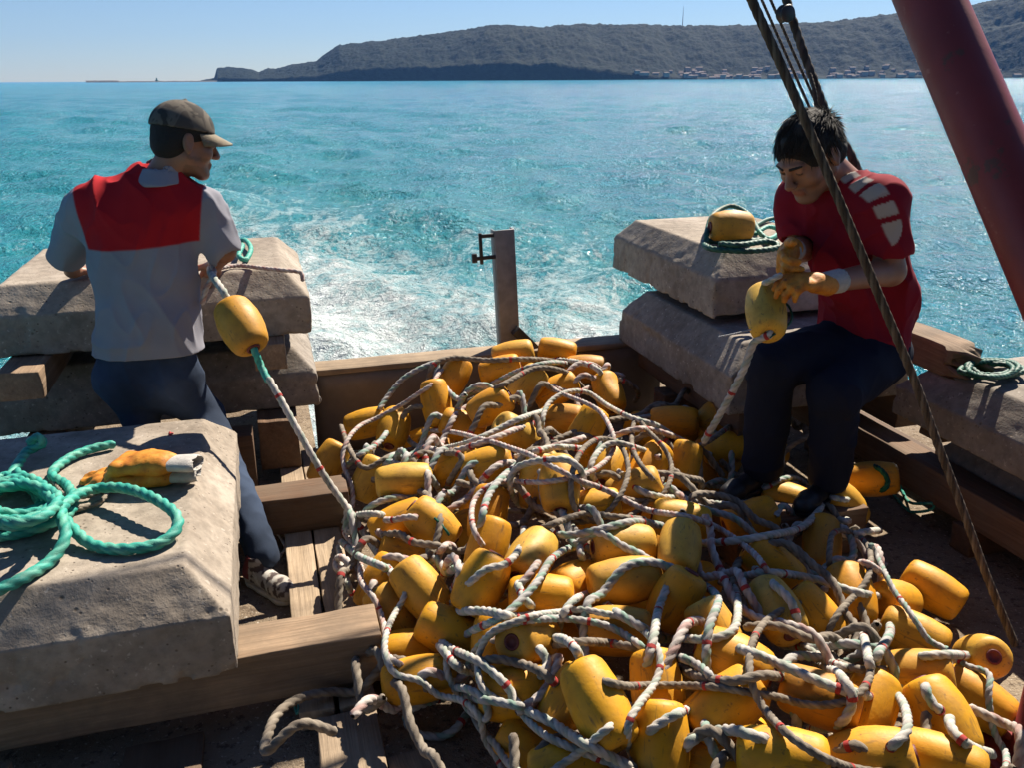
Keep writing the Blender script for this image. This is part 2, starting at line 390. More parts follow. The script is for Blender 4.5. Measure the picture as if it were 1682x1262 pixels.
def small_house(name, wx, wy, h, roofh):
    V = [(-wx, -wy, 0), (wx, -wy, 0), (wx, wy, 0), (-wx, wy, 0), (-wx, -wy, h), (wx, -wy, h), (wx, wy, h), (-wx, wy, h), (-wx*1.05, 0, h+roofh), (wx*1.05, 0, h+roofh)]
    Fw = [(0, 1, 5, 4), (1, 2, 6, 5), (2, 3, 7, 6), (3, 0, 4, 7)]
    me = bpy.data.meshes.new(name)
    e = 1.08
    V += [(-wx*e, -wy*e, h-0.3), (wx*e, -wy*e, h-0.3), (wx*e, wy*e, h-0.3), (-wx*e, wy*e, h-0.3)]
    me.from_pydata(V, [], Fw+[(10, 11, 9, 8), (12, 13, 8, 9), (11, 12, 9), (13, 10, 8)]); me.update()
    return me
mwall = m_plain('house_plaster', (0.26, 0.24, 0.23), 0.9, 0.3, 0.3, 0.1); mroof = m_plain('roof_tile', (0.14, 0.10, 0.09), 0.9, 0.5, 0.4, 0.1)
hm = []
for k in range(4):
    me = small_house('house', 5+k*1.4, 4.5+k*0.5, [5, 8, 11, 6.5][k], [2.4, 2.2, 1.6, 2.8][k]); me.materials.append(mwall); me.materials.append(mroof)
    for f in me.polygons: f.material_index = 0 if f.index < 4 else 1
    hm.append(me)
dg = bpy.context.evaluated_depsgraph_get()
hill_bvh = BVHTree.FromObject(bpy.data.objects['hills'], dg); hill2_bvh = BVHTree.FromObject(bpy.data.objects['hills_near_ridge'], dg)
rh = random.Random(5)
nh = 0
for k in range(260):
    u = rh.uniform(905, 1700)
    dens = np.interp(u, [905, 1000, 1090, 1180, 1500, 1560, 1700], [0.12, 0.08, 0.7, 1, 1, 0.25, 0.25])
    if rh.random() > dens: continue
    az = hz_az(u, 126); Rr = float(Rf(np.array([u]))[0])+15+rh.random()**1.6*150
    x, y = Rr*math.sin(az), Rr*math.cos(az)
    z = max([h[0].z for h in (bv.ray_cast(Vector((x, y, 600)), Vector((0, 0, -1))) for bv in (hill_bvh, hill2_bvh)) if h[0] is not None] or [0.5])
    if z > 28: continue
    o = bpy.data.objects.new('house', hm[rh.randrange(4)]); COL.objects.link(o); o.location = (x, y, z-2.0); o.rotation_euler = (0, 0, -az+rh.uniform(-0.5, 0.5))
    o.scale = (1, 1, rh.uniform(0.9, 1.3))
    tag(o, 'tiny pale house of the town along the far shore below the wooded hills', 'house', 'pale houses along the far shore'); nh += 1
# breakwater with a beacon, antenna mast
mrock = m_plain('rock_armour', (0.14, 0.13, 0.12), 0.95, 0.5, 0.5, 0.6, 0.5)
pa, pb = hz_az(140), hz_az(356); n = 160; V = []
for i in range(n):
    a = pa+(pb-pa)*i/(n-1); hh = (3.6 if i > 38 else 6.0)+rh.uniform(-0.7, 0.7)
    for (dr_, zz) in ((-9, -3), (-3, hh), (3, hh+rh.uniform(-.5, .5)), (9, -3)): V.append(((3250+dr_)*math.sin(a), (3250+dr_)*math.cos(a), zz+WZ))
Q = [(i*4+j, (i+1)*4+j, (i+1)*4+j+1, i*4+j+1) for i in range(n-1) for j in range(3)]
tag(link('breakwater', npmesh('breakwater', V, Q), mrock, smooth=False), 'low dark stone breakwater running left from the tip of the headland', 'breakwater')
a = hz_az(257); V = []; Q = []
def lathe(profile, n=16, cap=True):
    V = []; Q = []
    for (r_, z) in profile:
        for k in range(n): t = 2*math.pi*k/n; V.append((r_*math.cos(t), r_*math.sin(t), z))
    for i in range(len(profile)-1):
        for k in range(n): Q.append((i*n+k, i*n+(k+1) % n, (i+1)*n+(k+1) % n, (i+1)*n+k))
    return V, Q
V, Q = lathe([(5, 0), (5, 4.5), (2.2, 5), (2.0, 8), (2.6, 8.2), (2.4, 9.6), (0.1, 10.6)])
o = link('harbour_beacon', npmesh('harbour_beacon', V, Q), m_plain('beacon_paint', (0.06, 0.16, 0.12), 0.7, 1, .3)); o.location = (3240*math.sin(a), 3240*math.cos(a), WZ+3)
tag(o, 'tiny dark green beacon standing on the far breakwater', 'beacon')
a = hz_az(1116); Rm = 2640+700*0.72; zb = float(el_tan(1116, 44))*Rm
V, Q = lathe([(1.6, 0), (0.9, 45), (0.35, 66)], 6)
o = link('antenna_mast', npmesh('antenna_mast', V, Q), m_plain('mast_steel', (0.35, 0.33, 0.35), 0.6, 1, .2)); o.location = (Rm*math.sin(a), Rm*math.cos(a), zb)
tag(o, 'thin tall antenna mast standing on the wooded plateau of the headland', 'mast')

# ------------------------------------------------------------------ haze over the bay
hz = bpy.data.meshes.new('haze'); bmv = [(x, y, z) for z in (-9, 330) for (x, y) in ((-6500, -60), (6500, -60), (6500, 6500), (-6500, 6500))]
hz.from_pydata(bmv, [], [(3, 2, 1, 0), (4, 5, 6, 7), (0, 1, 5, 4), (1, 2, 6, 5), (2, 3, 7, 6), (3, 0, 4, 7)]); hz.update()
hm_ = bpy.data.materials.new('haze_air'); hm_.use_nodes = True; t_ = hm_.node_tree; t_.nodes.clear()
pv = t_.nodes.new('ShaderNodeVolumePrincipled'); pv.inputs['Color'].default_value = (0.20, 0.46, 1.0, 1); pv.inputs['Density'].default_value = HAZE; pv.inputs['Anisotropy'].default_value = 0.0
t_.links.new(pv.outputs[0], t_.nodes.new('ShaderNodeOutputMaterial').inputs['Volume'])
ho = link('haze', hz, hm_, None, False); tag(ho, kind='stuff')

# ------------------------------------------------------------------ boat
def slab_poly(name, pts, z0, z1):
    """prism from boat-frame outline (ccw)"""
    n = len(pts); V = [tuple(B(p[0], p[1], z0)) for p in pts]+[tuple(B(p[0], p[1], z1)) for p in pts]
    me = bpy.data.meshes.new(name); me.from_pydata(V, [], [tuple(range(n))[::-1], tuple(range(n, 2*n))]+[(i, (i+1) % n, n+(i+1) % n, n+i) for i in range(n)]); me.update(); return me
s = NT('gritty_deck'); c = s.coord('Object')
n1 = s.noise(c, 2.2, 7, 0.65); n2 = s.noise(c, 30, 6, 0.7); n3 = s.noise(c, 130, 2)
col = s.ramp(n1, [(0.3, (0.13, 0.095, 0.065)), (0.5, (0.22, 0.17, 0.12)), (0.7, (0.29, 0.235, 0.17))])
col = s.mix(s.ramp(n2, [(0.54, 0.0), (0.62, 0.85)]), col, (0.09, 0.065, 0.045))
col = s.mix(s.ramp(s.noise(c, 75, 3), [(0.62, 0.0), (0.68, 0.6)]), col, (0.55, 0.5, 0.42))
M['deck'] = s.fin(col, 0.95, s.bump(s.math('ADD', n2, s.math('MULTIPLY', n3, 0.5)), 0.9, 0.012), Specular_IOR_Level=0.15)
M['bulk'] = m_plain('worn_grey_brown_paint', (0.17, 0.14, 0.115), 0.75, 5, 0.5, 0.5, 0.004)
M['hull'] = m_plain('hull_paint', (0.10, 0.10, 0.11), 0.6, 3, 0.4)
boat = empty('work_boat', tuple(B(0.8, 1.5, 0)), 0)
tag(boat, 'old wooden decked work boat carrying concrete blocks, floats and rope', 'boat')
def bpart(name, me, mat, smooth=False):
    o = link(name, me, mat, boat, smooth); o.matrix_parent_inverse = Matrix.Translation(boat.location).inverted(); return o
deck_out = [(-1.22, -1.6), (3.15, -1.6), (3.15, 4.75), (1.93, 4.75), (1.93, 3.86), (0.13, 3.86), (0.13, 4.75), (-1.22, 4.75)]
deck = bpart('deck', slab_poly('deck', deck_out, -0.12, 0.0), M['deck'])
bpart('hull', slab_poly('hull', [(x*0.985+0.01, y*0.985) for x, y in deck_out], -1.5, -0.123), M['hull'])
me = box_mesh('transom', 1.78, 0.11, 0.40, (30, 2, 6), 0.004, 3); o = bpart('transom', me, M['bulk']); 
def place(o, bx, by, z=0, rz=0): 
    p = B(bx, by, z); o.matrix_parent_inverse = Matrix.Identity(4) if o.parent is None else Matrix.Translation(o.parent.location).inverted()
    o.location = p; o.rotation_euler = (0, 0, TH+rz); return o
place(o, 1.03, 3.915, 0.0)
o = bpart('transom_cap', box_mesh('transom_cap', 1.80, 0.15, 0.028, (30, 2, 1), 0.005, 8), M['wood_l']); place(o, 1.03, 3.925, 0.403); bevel(o, 0.004)
# steel post with hook bracket
pst = empty('steel_post', tuple(Py(838, 575, 4.12))); tag(pst, 'rusty grey steel channel post with a hook bracket standing behind the transom', 'post')
pb0 = Py(840, 600, 4.10); pt0 = Py(828, 377, 4.10); ax = Vector(pt0-pb0); Lp = ax.length
def local(o, root, loc=(0, 0, 0), rot=None):
    o.parent = root; o.location = loc
    if rot is not None: o.rotation_euler = rot
M['steel'] = m_plain('weathered_steel', (0.24, 0.225, 0.215), 0.55, 14, 0.5, 0.4, 0.002, 0.35)
M['dsteel'] = m_plain('dark_iron', (0.05, 0.045, 0.045), 0.5, 20, 0.4, 0.4, 0.002, 0.6)
pst.location = pb0+np.array([0, 0, -0.9*0+0]); pst.rotation_euler = ax.to_track_quat('Z', 'X').to_euler()
pst.rotation_euler.rotate_axis('Z', math.radians(0))
q = ax.normalized().rotation_difference(Vector((0, 0, 1))).inverted(); pst.rotation_euler = (q @ Matrix.Rotation(TH, 3, 'Z').to_quaternion()).to_euler()
def box(name, sx, sy, sz, mat, parent=None, loc=(0, 0, 0), rot=(0, 0, 0), bv=0.003, sub=(1, 1, 1), jit=0, seed=0):
    o = link(name, box_mesh(name, sx, sy, sz, sub, jit, seed), mat, parent, False); o.location = loc; o.rotation_euler = rot
    if bv: bevel(o, bv)
    return o
box('post_web', 0.100, 0.012, Lp+0.5, M['steel'], pst, (0, 0, -0.5)); 
for sx in (-1, 1): box('post_flange', 0.010, 0.055, Lp+0.5, M['steel'], pst, (sx*0.048, 0.0335, -0.5))
box('bracket_arm', 0.075, 0.014, 0.018, M['dsteel'], pst, (-0.09, 0.0, Lp-0.03)); box('bracket_arm', 0.10, 0.014, 0.018, M['dsteel'], pst, (-0.10, 0.0, Lp-0.135))
box('bracket_bar', 0.016, 0.016, 0.15, M['dsteel'], pst, (-0.12, 0.001, Lp-0.155)); box('bracket_tip', 0.024, 0.02, 0.045, M['dsteel'], pst, (-0.155, 0.0, Lp-0.145))
pb1 = Py(880, 610, 4.2)
o = box('brace_strut', 0.05, 0.04, 0.24, M['dsteel'], None, tuple(Py(897, 592, 4.12)), (0, -0.75, TH)); tag(o, 'short dark iron strut slanting beside the foot of the steel post', 'strut')

# unseen cabin shape added behind the camera to keep sky light off facing sides
skb = empty('sky_blocker', tuple(B(0.8, -0.95, 0)), TH); tag(skb, 'dark painted wheelhouse of the work boat standing at the forward end of the deck', 'sky_blocker')
M['blocker'] = m_plain('sky_blocker_paint', (0.09, 0.085, 0.08), 0.7, 3, 0.3)
box('blocker_wall', 3.8, 1.2, 2.5, M['blocker'], skb, (0, -0.2, 0.002), bv=0.02); box('roof', 5.4, 3.0, 0.08, M['blocker'], skb, (0, 0.1, 2.503), bv=0.02)  # top spread wide and forward to cut more sky light
for k in (-1.2, 0.0, 1.2):
    wf = box('blocker_window', 0.8, 0.05, 0.6, M['steel'], skb, (k, 0.42, 1.45)); box('blocker_pane', 0.68, 0.02, 0.48, m_plain('dark_glass', (0.01, 0.012, 0.014), 0.05, 3, 0), wf, (0, 0.02, 0.06))
# ------------------------------------------------------------------ concrete blocks
def block(label, bx0, bx1, by0, by1, z0, z1, res, cham=0.10, drop=0.11, mat='conc', seed=0, rz=0.0, tilt=0.0, chip=0.008):
    sx, sy, sz = bx1-bx0, by1-by0, z1-z0; pad = 0.03
    f = Sdf((-sx/2-pad, -sy/2-pad, -pad), (sx/2+pad, sy/2+pad, sz+pad), res)
    X, Y, Z = f.full()
    ax_, ay_ = np.abs(X)-sx/2, np.abs(Y)-sy/2
    d = np.maximum(np.maximum(ax_, ay_), np.maximum(Z-sz, -Z))
    nn = math.hypot(cham, drop); a_, b_ = drop/nn, cham/nn
    d = np.maximum(d, np.maximum(ax_*a_+(Z-(sz-drop))*b_, ay_*a_+(Z-(sz-drop))*b_))
    edge = np.exp(-((np.maximum(ax_, ay_)+0.0)/0.04)**2)
    N = fbm(X*6+seed, Y*6, Z*6, 5); side_ = np.clip(1+np.maximum(ax_, ay_)/0.12, 0, 1)*np.clip((sz-Z)/0.03, 0, 1)
    d = d+0.0025*N+edge*chip*np.clip(fbm(X*9+seed, Y*9+4, Z*9, 5)-0.18, 0, 1)*5.0+0.0022*fbm(X*34, Y*34, Z*34+seed, 2)+side_*(0.0035*fbm(X*22, Y*22, Z*22+seed, 3)+0.010*np.clip(vnoise(X*26, Y*26+seed, Z*26)-0.22, 0, 1))
    f.D = d.astype(np.float32)
    me = f.mesh('concrete_block', 0)
    o = link('concrete_block', me, M[mat]); p = B((bx0+bx1)/2, (by0+by1)/2, z0); o.location = p; o.rotation_euler = (tilt, 0, TH+rz)
    return tag(o, label, 'concrete block', 'concrete anchor blocks stacked on the deck')
bA = block('big sunlit concrete block in the left foreground with teal rope and orange gloves on it', -1.42, -0.185, 1.98, 3.24, 0.237, 0.52, 0.0078, 0.105, 0.11, seed=1)
block('concrete slab in front of the man in the cap, topmost of the left stack', -1.13, 0.15, 3.61, 4.62, 0.68, 0.95, 0.0105, seed=5)
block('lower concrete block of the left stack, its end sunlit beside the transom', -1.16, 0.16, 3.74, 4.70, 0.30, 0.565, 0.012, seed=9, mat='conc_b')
block('concrete block on top of the right stack, carrying a float and green rope', 1.79, 2.60, 3.14, 4.25, 0.735, 1.0, 0.0105, 0.085, 0.10, seed=13)
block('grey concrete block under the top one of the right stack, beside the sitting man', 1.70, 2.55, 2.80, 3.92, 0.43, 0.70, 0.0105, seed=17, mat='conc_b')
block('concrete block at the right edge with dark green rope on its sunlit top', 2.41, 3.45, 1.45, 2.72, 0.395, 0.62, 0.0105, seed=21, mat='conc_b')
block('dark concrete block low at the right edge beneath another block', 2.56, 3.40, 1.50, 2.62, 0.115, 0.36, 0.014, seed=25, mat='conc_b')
# paint mark on the front block
g = Sdf((-0.03, -0.03, -0.004), (0.03, 0.03, 0.008), 0.002)
for k in range(6): g.ell((rh.uniform(-.014, .014), rh.uniform(-.014, .014), 0), (rh.uniform(.004, .008), rh.uniform(.003, .006), 0.0035), 0.002)
o = link('paint_mark', g.mesh('paint_mark'), m_plain('red_paint', (0.38, 0.03, 0.03), 0.6, 60, .4), bA); p = Vector(Pz(278, 713, 0.523)); 
o.matrix_parent_inverse = (Matrix.Translation(bA.location) @ Matrix.Rotation(TH, 4, 'Z')).inverted(); o.location = p

# ------------------------------------------------------------------ timbers
def timber(label, bx0, bx1, by0, by1, z0, z1, mat='wood', name='timber', cat='timber', rz=0.0, seed=0, jit=0.008, broken=0, tilt=0.0, group='timbers laid under the blocks'):
    sx, sy, sz = bx1-bx0, by1-by0, z1-z0; along_y = sy > sx
    L, Wd = (sy, sx) if along_y else (sx, sy)
    def fn(V):
        if broken:
            e = V[:, 0]*broken > L/2-0.14
            q = V[e]; k = (q[:, 0]*broken-(L/2-0.14))/0.14
            V[e, 0] -= broken*k*0.13*np.clip(0.5+1.4*vnoise(q[:, 1]*45, q[:, 2]*45, q[:, 0]*0+seed), 0, 1)
            V[e, 2] -= k*0.02*(q[:, 2] > sz*0.6); V[e, 1] += k*0.02*vnoise(q[:, 0]*30, q[:, 2]*40, q[:, 1]*0+seed)*2
        return V
    me = box_mesh(name, L, Wd, sz, (max(8, int(L/0.03)), 6 if broken else 4, 5 if broken else 4), jit, seed, fn)
    o = link(name, me, M[mat], None, False); o.location = B((bx0+bx1)/2, (by0+by1)/2, z0)
    o.rotation_euler = (0, tilt, TH+rz+(math.pi/2 if along_y else 0)); bevel(o, 0.004, 2)
    return tag(o, label, cat, group)
timber('long squared timber lying crosswise under the front edge of the foreground block', -1.5, 0.20, 2.045, 2.20, 0.075, 0.232, seed=1)
timber('short thick beam end lying across the planks behind the foreground block', -1.35, 0.205, 3.0, 3.15, 0.066, 0.215, 'wood_d', seed=2)
PL = 'boards of the walkway on the deck'
timber('left board of the pale plank pair lying between the stern and the foreground timber', -0.045, 0.052, 1.98, 4.22 - 0.4, 0.004, 0.066, 'wood_l', 'plank', 'plank', seed=3, group=PL)
timber('right board of the pale plank pair touching the pile of floats', 0.060, 0.163, 1.98, 4.20 - 0.4, 0.004, 0.062, 'wood_l', 'plank', 'plank', seed=4, group=PL, rz=0.006)
timber('wide pale plank running toward the camera below the foreground timber', 0.0, 0.165, 1.15, 1.96, 0.004, 0.06, 'wood_l', 'plank', 'plank', seed=5, group=PL)
timber('plank lying crosswise at the bottom edge beside the floats', 0.18, 0.55, 1.36, 1.52, 0.004, 0.05, 'wood_l', 'plank', 'plank', seed=6, rz=0.12, group=PL)
timber('thin reddish board lying between the wide plank and the rope loop', 0.18, 0.30, 1.56, 1.80, 0.004, 0.03, 'wood_l', 'plank', 'plank', seed=7, rz=0.1, group=PL)
timber('dark weathered plank on the deck below the foreground block', -0.50, -0.295, 1.2, 2.03, 0.003, 0.03, 'wood_d', 'plank', 'plank', seed=8, group=PL)  # thin dark strip laid over the deck, built like the boards
timber('light edged board standing at the lower left corner of the deck', -0.88, -0.83, 1.3, 2.0, 0.003, 0.09, 'wood_l', 'plank', 'plank', seed=9, group=PL, rz=-0.25)
timber('timber under the left end of the slab, its squared end sticking out toward the water', -1.02, -0.87, 3.40, 4.5, 0.567, 0.678, 'wood', seed=10)
timber('timber between the two left blocks, its end lit beside the hanging float', -0.10, 0.03, 3.50, 4.5, 0.567, 0.678, 'wood', seed=11)
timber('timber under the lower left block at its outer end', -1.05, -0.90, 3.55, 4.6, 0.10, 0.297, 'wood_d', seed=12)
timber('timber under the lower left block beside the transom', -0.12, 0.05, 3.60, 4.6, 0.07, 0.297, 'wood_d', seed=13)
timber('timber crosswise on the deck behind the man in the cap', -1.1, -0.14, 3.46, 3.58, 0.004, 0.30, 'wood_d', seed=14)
timber('splintered timber jutting out from under the top right block over the water', 2.48, 2.61, 2.43, 4.2, 0.60, 0.725, 'wood', seed=15, broken=-1)
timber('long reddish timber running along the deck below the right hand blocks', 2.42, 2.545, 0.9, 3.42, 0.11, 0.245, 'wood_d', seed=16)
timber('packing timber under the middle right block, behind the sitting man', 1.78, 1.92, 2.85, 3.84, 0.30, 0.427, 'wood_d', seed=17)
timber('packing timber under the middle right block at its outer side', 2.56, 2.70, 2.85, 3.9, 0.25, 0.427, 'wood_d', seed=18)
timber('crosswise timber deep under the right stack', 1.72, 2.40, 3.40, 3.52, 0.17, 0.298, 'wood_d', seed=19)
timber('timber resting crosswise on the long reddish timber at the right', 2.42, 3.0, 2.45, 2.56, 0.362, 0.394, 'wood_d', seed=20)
for k, (a, b) in enumerate(((1.2, 1.3), (2.2, 2.3), (3.15, 3.25))):
    timber(['short chock under the near end of the long reddish timber', 'short chock under the middle of the long reddish timber', 'short chock under the far end of the long reddish timber'][k], 2.40, 2.60, a, b, 0.003, 0.108, 'wood_d', 'chock', 'chock', seed=30+k, group='chocks under the long timber')
timber('low timber lying on the deck at the right boundary of the boat', 2.62, 2.80, 1.2, 4.3, 0.003, 0.113, 'wood_d', seed=41)

# ------------------------------------------------------------------ pile of floats
CTRL = np.array([(.0,3.8,.46),(-.35,3.7,.40),(.35,3.75,.40),(-.6,3.4,.20),(.0,3.3,.42),(.45,3.3,.30),(-.65,2.9,.10),(-.3,2.9,.33),(.1,2.8,.40),(.5,2.8,.33),(.9,2.9,.15),(1.1,2.6,.12),
 (-.45,2.4,.20),(0,2.3,.38),(.4,2.3,.38),(.8,2.3,.30),(1.2,2.2,.12),(-.4,2.05,.12),(-.2,1.8,.14),(.1,1.8,.28),(.5,1.8,.36),(.9,1.8,.28),(1.3,1.9,.10),(0.0,1.5,.14),(.4,1.4,.30),(.8,1.4,.28),(1.1,1.5,.18)])
CTRL[:, 2] *= np.where(CTRL[:, 1] < 2.5, 0.84, 1.0)
def PH(x, y):
    d2 = (CTRL[:, 0]-x)**2+(CTRL[:, 1]-y)**2+0.015; w_ = 1/d2**1.6; return float((w_*CTRL[:, 2]).sum()/w_.sum())
def on_pile(u, v, lift=0.0):
    z = 0.25
    for _ in range(14):
        p = Pz(u, v, z); z = 0.5*z+0.5*(PH(p[0], p[1])+lift)
    return Pz(u, v, z)
def axis(ang, tilt, u=841, v=631):
    a, t = math.radians(ang), math.radians(tilt)
    f_ = ray(u, v); f_ = f_/np.linalg.norm(f_); r_ = np.cross(f_, U_); r_ = r_/np.linalg.norm(r_); u_ = np.cross(r_, f_)   # the way a viewer on deck looks at this float
    d = math.cos(t)*(math.cos(a)*r_+math.sin(a)*u_)-math.sin(t)*f_
    return d/np.linalg.norm(d)
FL = [
(603,696,15,10,0,'clean orange-yellow float at the far left edge of the pile before the transom'),
(645,705,75,-35,0,'float tucked against the far left one, rope over its top'),
(717,663,100,-8,.02,'yellow float standing upright at the left of the far ridge of the pile'),
(745,620,62,-20,.02,'float leaning behind the upright one, nearest the transom on the left'),
(843,584,12,0,.03,'topmost float of the pile at the foot of the steel post'),
(822,608,15,5,0,'float lying under the topmost float, half hidden by ropes'),
(868,634,50,-10,.02,'slanting float in the middle of the far ridge beside another slanting one'),
(912,640,27,-5,.02,'slanting float right of its twin on the far ridge'),
(1000,646,110,-30,0,'sunlit float at the right end of the far ridge'),
(962,606,0,0,0,'shaded float under looping ropes on the right of the far ridge'),
(915,577,-10,0,.03,'yellow green float on the crest right of the steel post'),
(805,670,30,10,0,'float half buried in ropes behind the upright float'),
(851,716,-35,-30,0,'dull float alone in the hollow below the far ridge'),
(962,706,62,-8,.03,'big float under the arching rope in the centre of the far slope'),
(925,690,0,20,0,'dark float hidden behind the one under the arching rope'),
(800,765,15,5,.02,'long sunlit float lying level left of the middle of the pile'),
(750,767,20,5,0,'shorter float end touching the long level one on its left'),
(665,790,5,-5,.01,'float with a flat sunlit top between the beam end and the long float'),
(607,788,65,0,0,'shaded float leaning behind the beam end'),
(922,800,272,30,.03,'float upright in the middle with teal rope leaving its lower hole'),
(886,792,85,-5,0,'float pressed against the left side of the upright middle one'),
(1005,768,70,-40,.02,'rounded pale float right of the looped rope'),
(1062,765,50,-25,.01,'bright float in the sun behind the middle right ropes'),
(972,832,10,0,0,'float peeping out just right of the upright middle one'),
(1040,803,20,5,.01,'broad float lying level under a white rope right of centre'),
(802,845,80,-15,0,'shaded float standing between two ropes left of centre'),
(706,868,-42,0,.02,'sunlit yellow float with thin green cord round it at the left of the pile'),
(655,860,25,0,0,'float lying half under the green corded one'),
(540,762,60,0,0,'dim float in the gap left of the pile behind the beam end'),
(1122,765,75,-10,.02,'creased float where the sitting man\'s line enters the pile'),
(1180,680,38,0,.04,'float standing slanted beside the shin of the sitting man'),
(1190,737,10,0,0,'dim float at the foot of the sitting man'),
(1108,692,0,0,0,'dark orange float at the back of the hollow left of the sitting man'),
(1232,852,200,15,.02,'shaded float lying level in front of the sitting man\'s shoes'),
(1293,822,-15,0,.01,'shaded float lying behind another close to the sitting man\'s feet'),
(1118,856,-10,-10,0,'float with one sunlit spot on its top right of centre'),
(1385,830,-50,-30,0,'float with yellow sunlit patches at the right rear edge of the pile'),
(1350,895,268,32,.03,'float pointing its reddish hole at the camera right of the pile centre'),
(1110,905,262,42,.05,'float seen on end with a rope running out below, just right of centre'),
(1026,902,184,18,.03,'bright float lying level in the middle with a sunlit top'),
(1268,930,-35,-10,0,'shaded long float lying slantwise behind the biggest right hand float'),
(1110,985,60,10,.01,'large shaded float beneath the one seen on end'),
(1030,957,190,15,.02,'float under the bright level one in the middle, its left end red'),
(1432,788,5,0,.02,'dark float tangled in green rope by the right hand timber'),
(1276,1003,302,40,.03,'biggest looking shaded float with its hole facing the camera on the right'),
(1338,1012,-48,-5,0,'float with a bright sunlit flank right of the big shaded one'),
(1402,980,285,26,.03,'sunlit float with its dark red hole facing down right of the pile'),
(1473,990,185,68,.02,'float seen end on with a rope threaded out to the left'),
(1502,1038,-20,0,0,'float lying under the end on one at the right edge'),
(1603,1078,10,70,.01,'outermost right float, seen end on like a ring'),
(1530,972,-30,0,0,'dim float in the shade beyond the right edge of the pile'),
(1212,1090,-20,0,0,'dim broad float in the shade under crossing ropes on the right'),
(1085,1140,100,-8,.02,'tall float standing at the lower middle near the bottom of the picture'),
(1500,1112,10,0,.02,'sunlit float near the lower right, level with the outermost one'),
(1605,1150,-30,0,.0,'float at the lower right corner of the pile beside the red post'),
(1285,1250,0,0,.03,'sunlit float at the bottom edge right of the tall one'),
(1430,1245,15,0,.02,'float on the bottom edge toward the right, second in its row'),
(1540,1250,-8,0,.02,'float on the bottom edge nearest the right corner'),
(1185,1175,40,-10,.01,'float lying askew behind the bottom row right of the tall one'),
(1340,1150,-15,0,.02,'float lying level among ropes above the bottom row'),
(1425,1165,70,-20,.02,'upright float between two level ones at the lower right'),
(1545,1180,120,-10,.01,'leaning float close behind the bottom right row'),
(1172,1040,-60,0,0,'shaded float below the large one, between two hanging ropes'),
(686,977,308,12,.06,'sunlit yellow float at the left front where the line from the capped man ends'),
(628,958,60,0,.0,'float hidden behind the sunlit left front one'),
(648,1008,-60,0,.02,'float lying beside the end of the foreground timber'),
(668,1062,5,0,.02,'dim float stacked on the lowest left one'),
(688,1117,8,-5,.02,'lowest left float, clean, flat topped, beside the timber end'),
(672,910,-15,0,0,'float behind the sunlit left front one, ropes across it'),
(868,917,235,45,.04,'float with its hole turned to the camera left of the middle'),
(884,985,0,0,.01,'float with a sunlit end below the one turned to the camera'),
(950,957,200,50,0,'dim orange float deep between ropes in the middle'),
(800,903,72,-10,0,'shaded upright float left of the one turned to the camera'),
(862,1052,190,62,.03,'float seen end on with a rope through it in the lower left of the pile'),
(815,1060,88,-10,0,'shaded float close behind the end on one in the lower left'),
(745,1028,-25,0,0,'small looking sunlit float under the twin ropes at the left front'),
(850,1150,2,0,.01,'broad shaded float under the long rope at the lower left'),
(985,1163,118,-14,.07,'large clean float in the foreground leaning to the left'),
(928,1172,60,0,.0,'dim float pressed behind the large leaning foreground one'),
(1012,1037,0,0,0,'dim float in the ropes just above the large leaning one'),
(935,1250,12,0,.0,'float cut by the bottom edge left of the leaning one'),
(792,978,62,0,.0,'float striped by rope shadows left of the middle'),
(880,1215,-30,0,-.06,'shaded float on the deck at the bottom left of the pile'),
(760,700,-20,0,-.05,'float deep in shade left of the hollow below the far ridge'),
(1085,1225,90,0,.0,'float on end at the bottom edge below the tall one'),
(1190,1255,0,0,-.02,'float at the bottom edge between two ropes'),
]
HL, RF = 0.105, 0.074
def float_mesh(kind):
    prof = [(0.0, -HL+.006), (.018, -HL+.006), (.020, -HL), (.040, -HL+.001), (.055, -HL+.006), (.0625, -HL+.016), (.0665, -HL+.030), (.070, -HL+.055), (.0728, -HL*.30), (.074, 0)]
    prof = prof+[(r_, -z) for r_, z in prof[:-1][::-1]]
    if kind == 1: prof = [(r_*(1.0+0.05*math.cos(z*14)), z*0.96) for r_, z in prof]
    if kind == 2: prof = [(r_*0.97, z*1.08) for r_, z in prof]
    V, Q = lathe(prof, 40); V = np.array(V)
    nn = 1+0.018*fbm(V[:, 0]*14+kind*5, V[:, 1]*14, V[:, 2]*10, 3); V[:, :2] *= nn[:, None]
    th = np.arctan2(V[:, 1], V[:, 0])
    seam = (np.abs(np.sin(th)) < 0.09) & (np.abs(V[:, 2]) < HL*0.97) & (np.hypot(V[:, 0], V[:, 1]) > .03); V[seam, :2] *= 1.012
    if kind == 3: V[:, 0] -= 0.012*np.exp(-((V[:, 0]-.07)/.03)**2-(V[:, 1]/.04)**2-((V[:, 2]-.02)/.05)**2)
    return npmesh('fishing_float', V, Q)
s = NT('float_plastic'); c = s.coord('Object'); inf = s.n('ObjectInfo').outputs['Random']
n1 = s.noise(s.n('Mapping', {'Vector': c, 'Location': (0, 0, 0)}).outputs[0], 9, 5, 0.6); 
off = s.n('VectorMath', operation='ADD'); s.set(off.inputs[0], c); cm = s.n('CombineXYZ', {0: s.math('MULTIPLY', inf, 37.0), 1: s.math('MULTIPLY', inf, 11.0), 2: 0.0}); s.set(off.inputs[1], cm.outputs[0])
oc = off.outputs[0]
base = s.ramp(inf, [(0.0, (0.58, 0.24, 0.010)), (0.3, (0.64, 0.33, 0.015)), (0.6, (0.64, 0.28, 0.010)), (0.8, (0.58, 0.35, 0.05)), (1.0, (0.50, 0.21, 0.015))])
gr = s.ramp(s.noise(oc, 13, 6, 0.65), [(0.46, 0.0), (0.76, 0.65)]); col = s.mix(gr, base, (0.27, 0.135, 0.03))
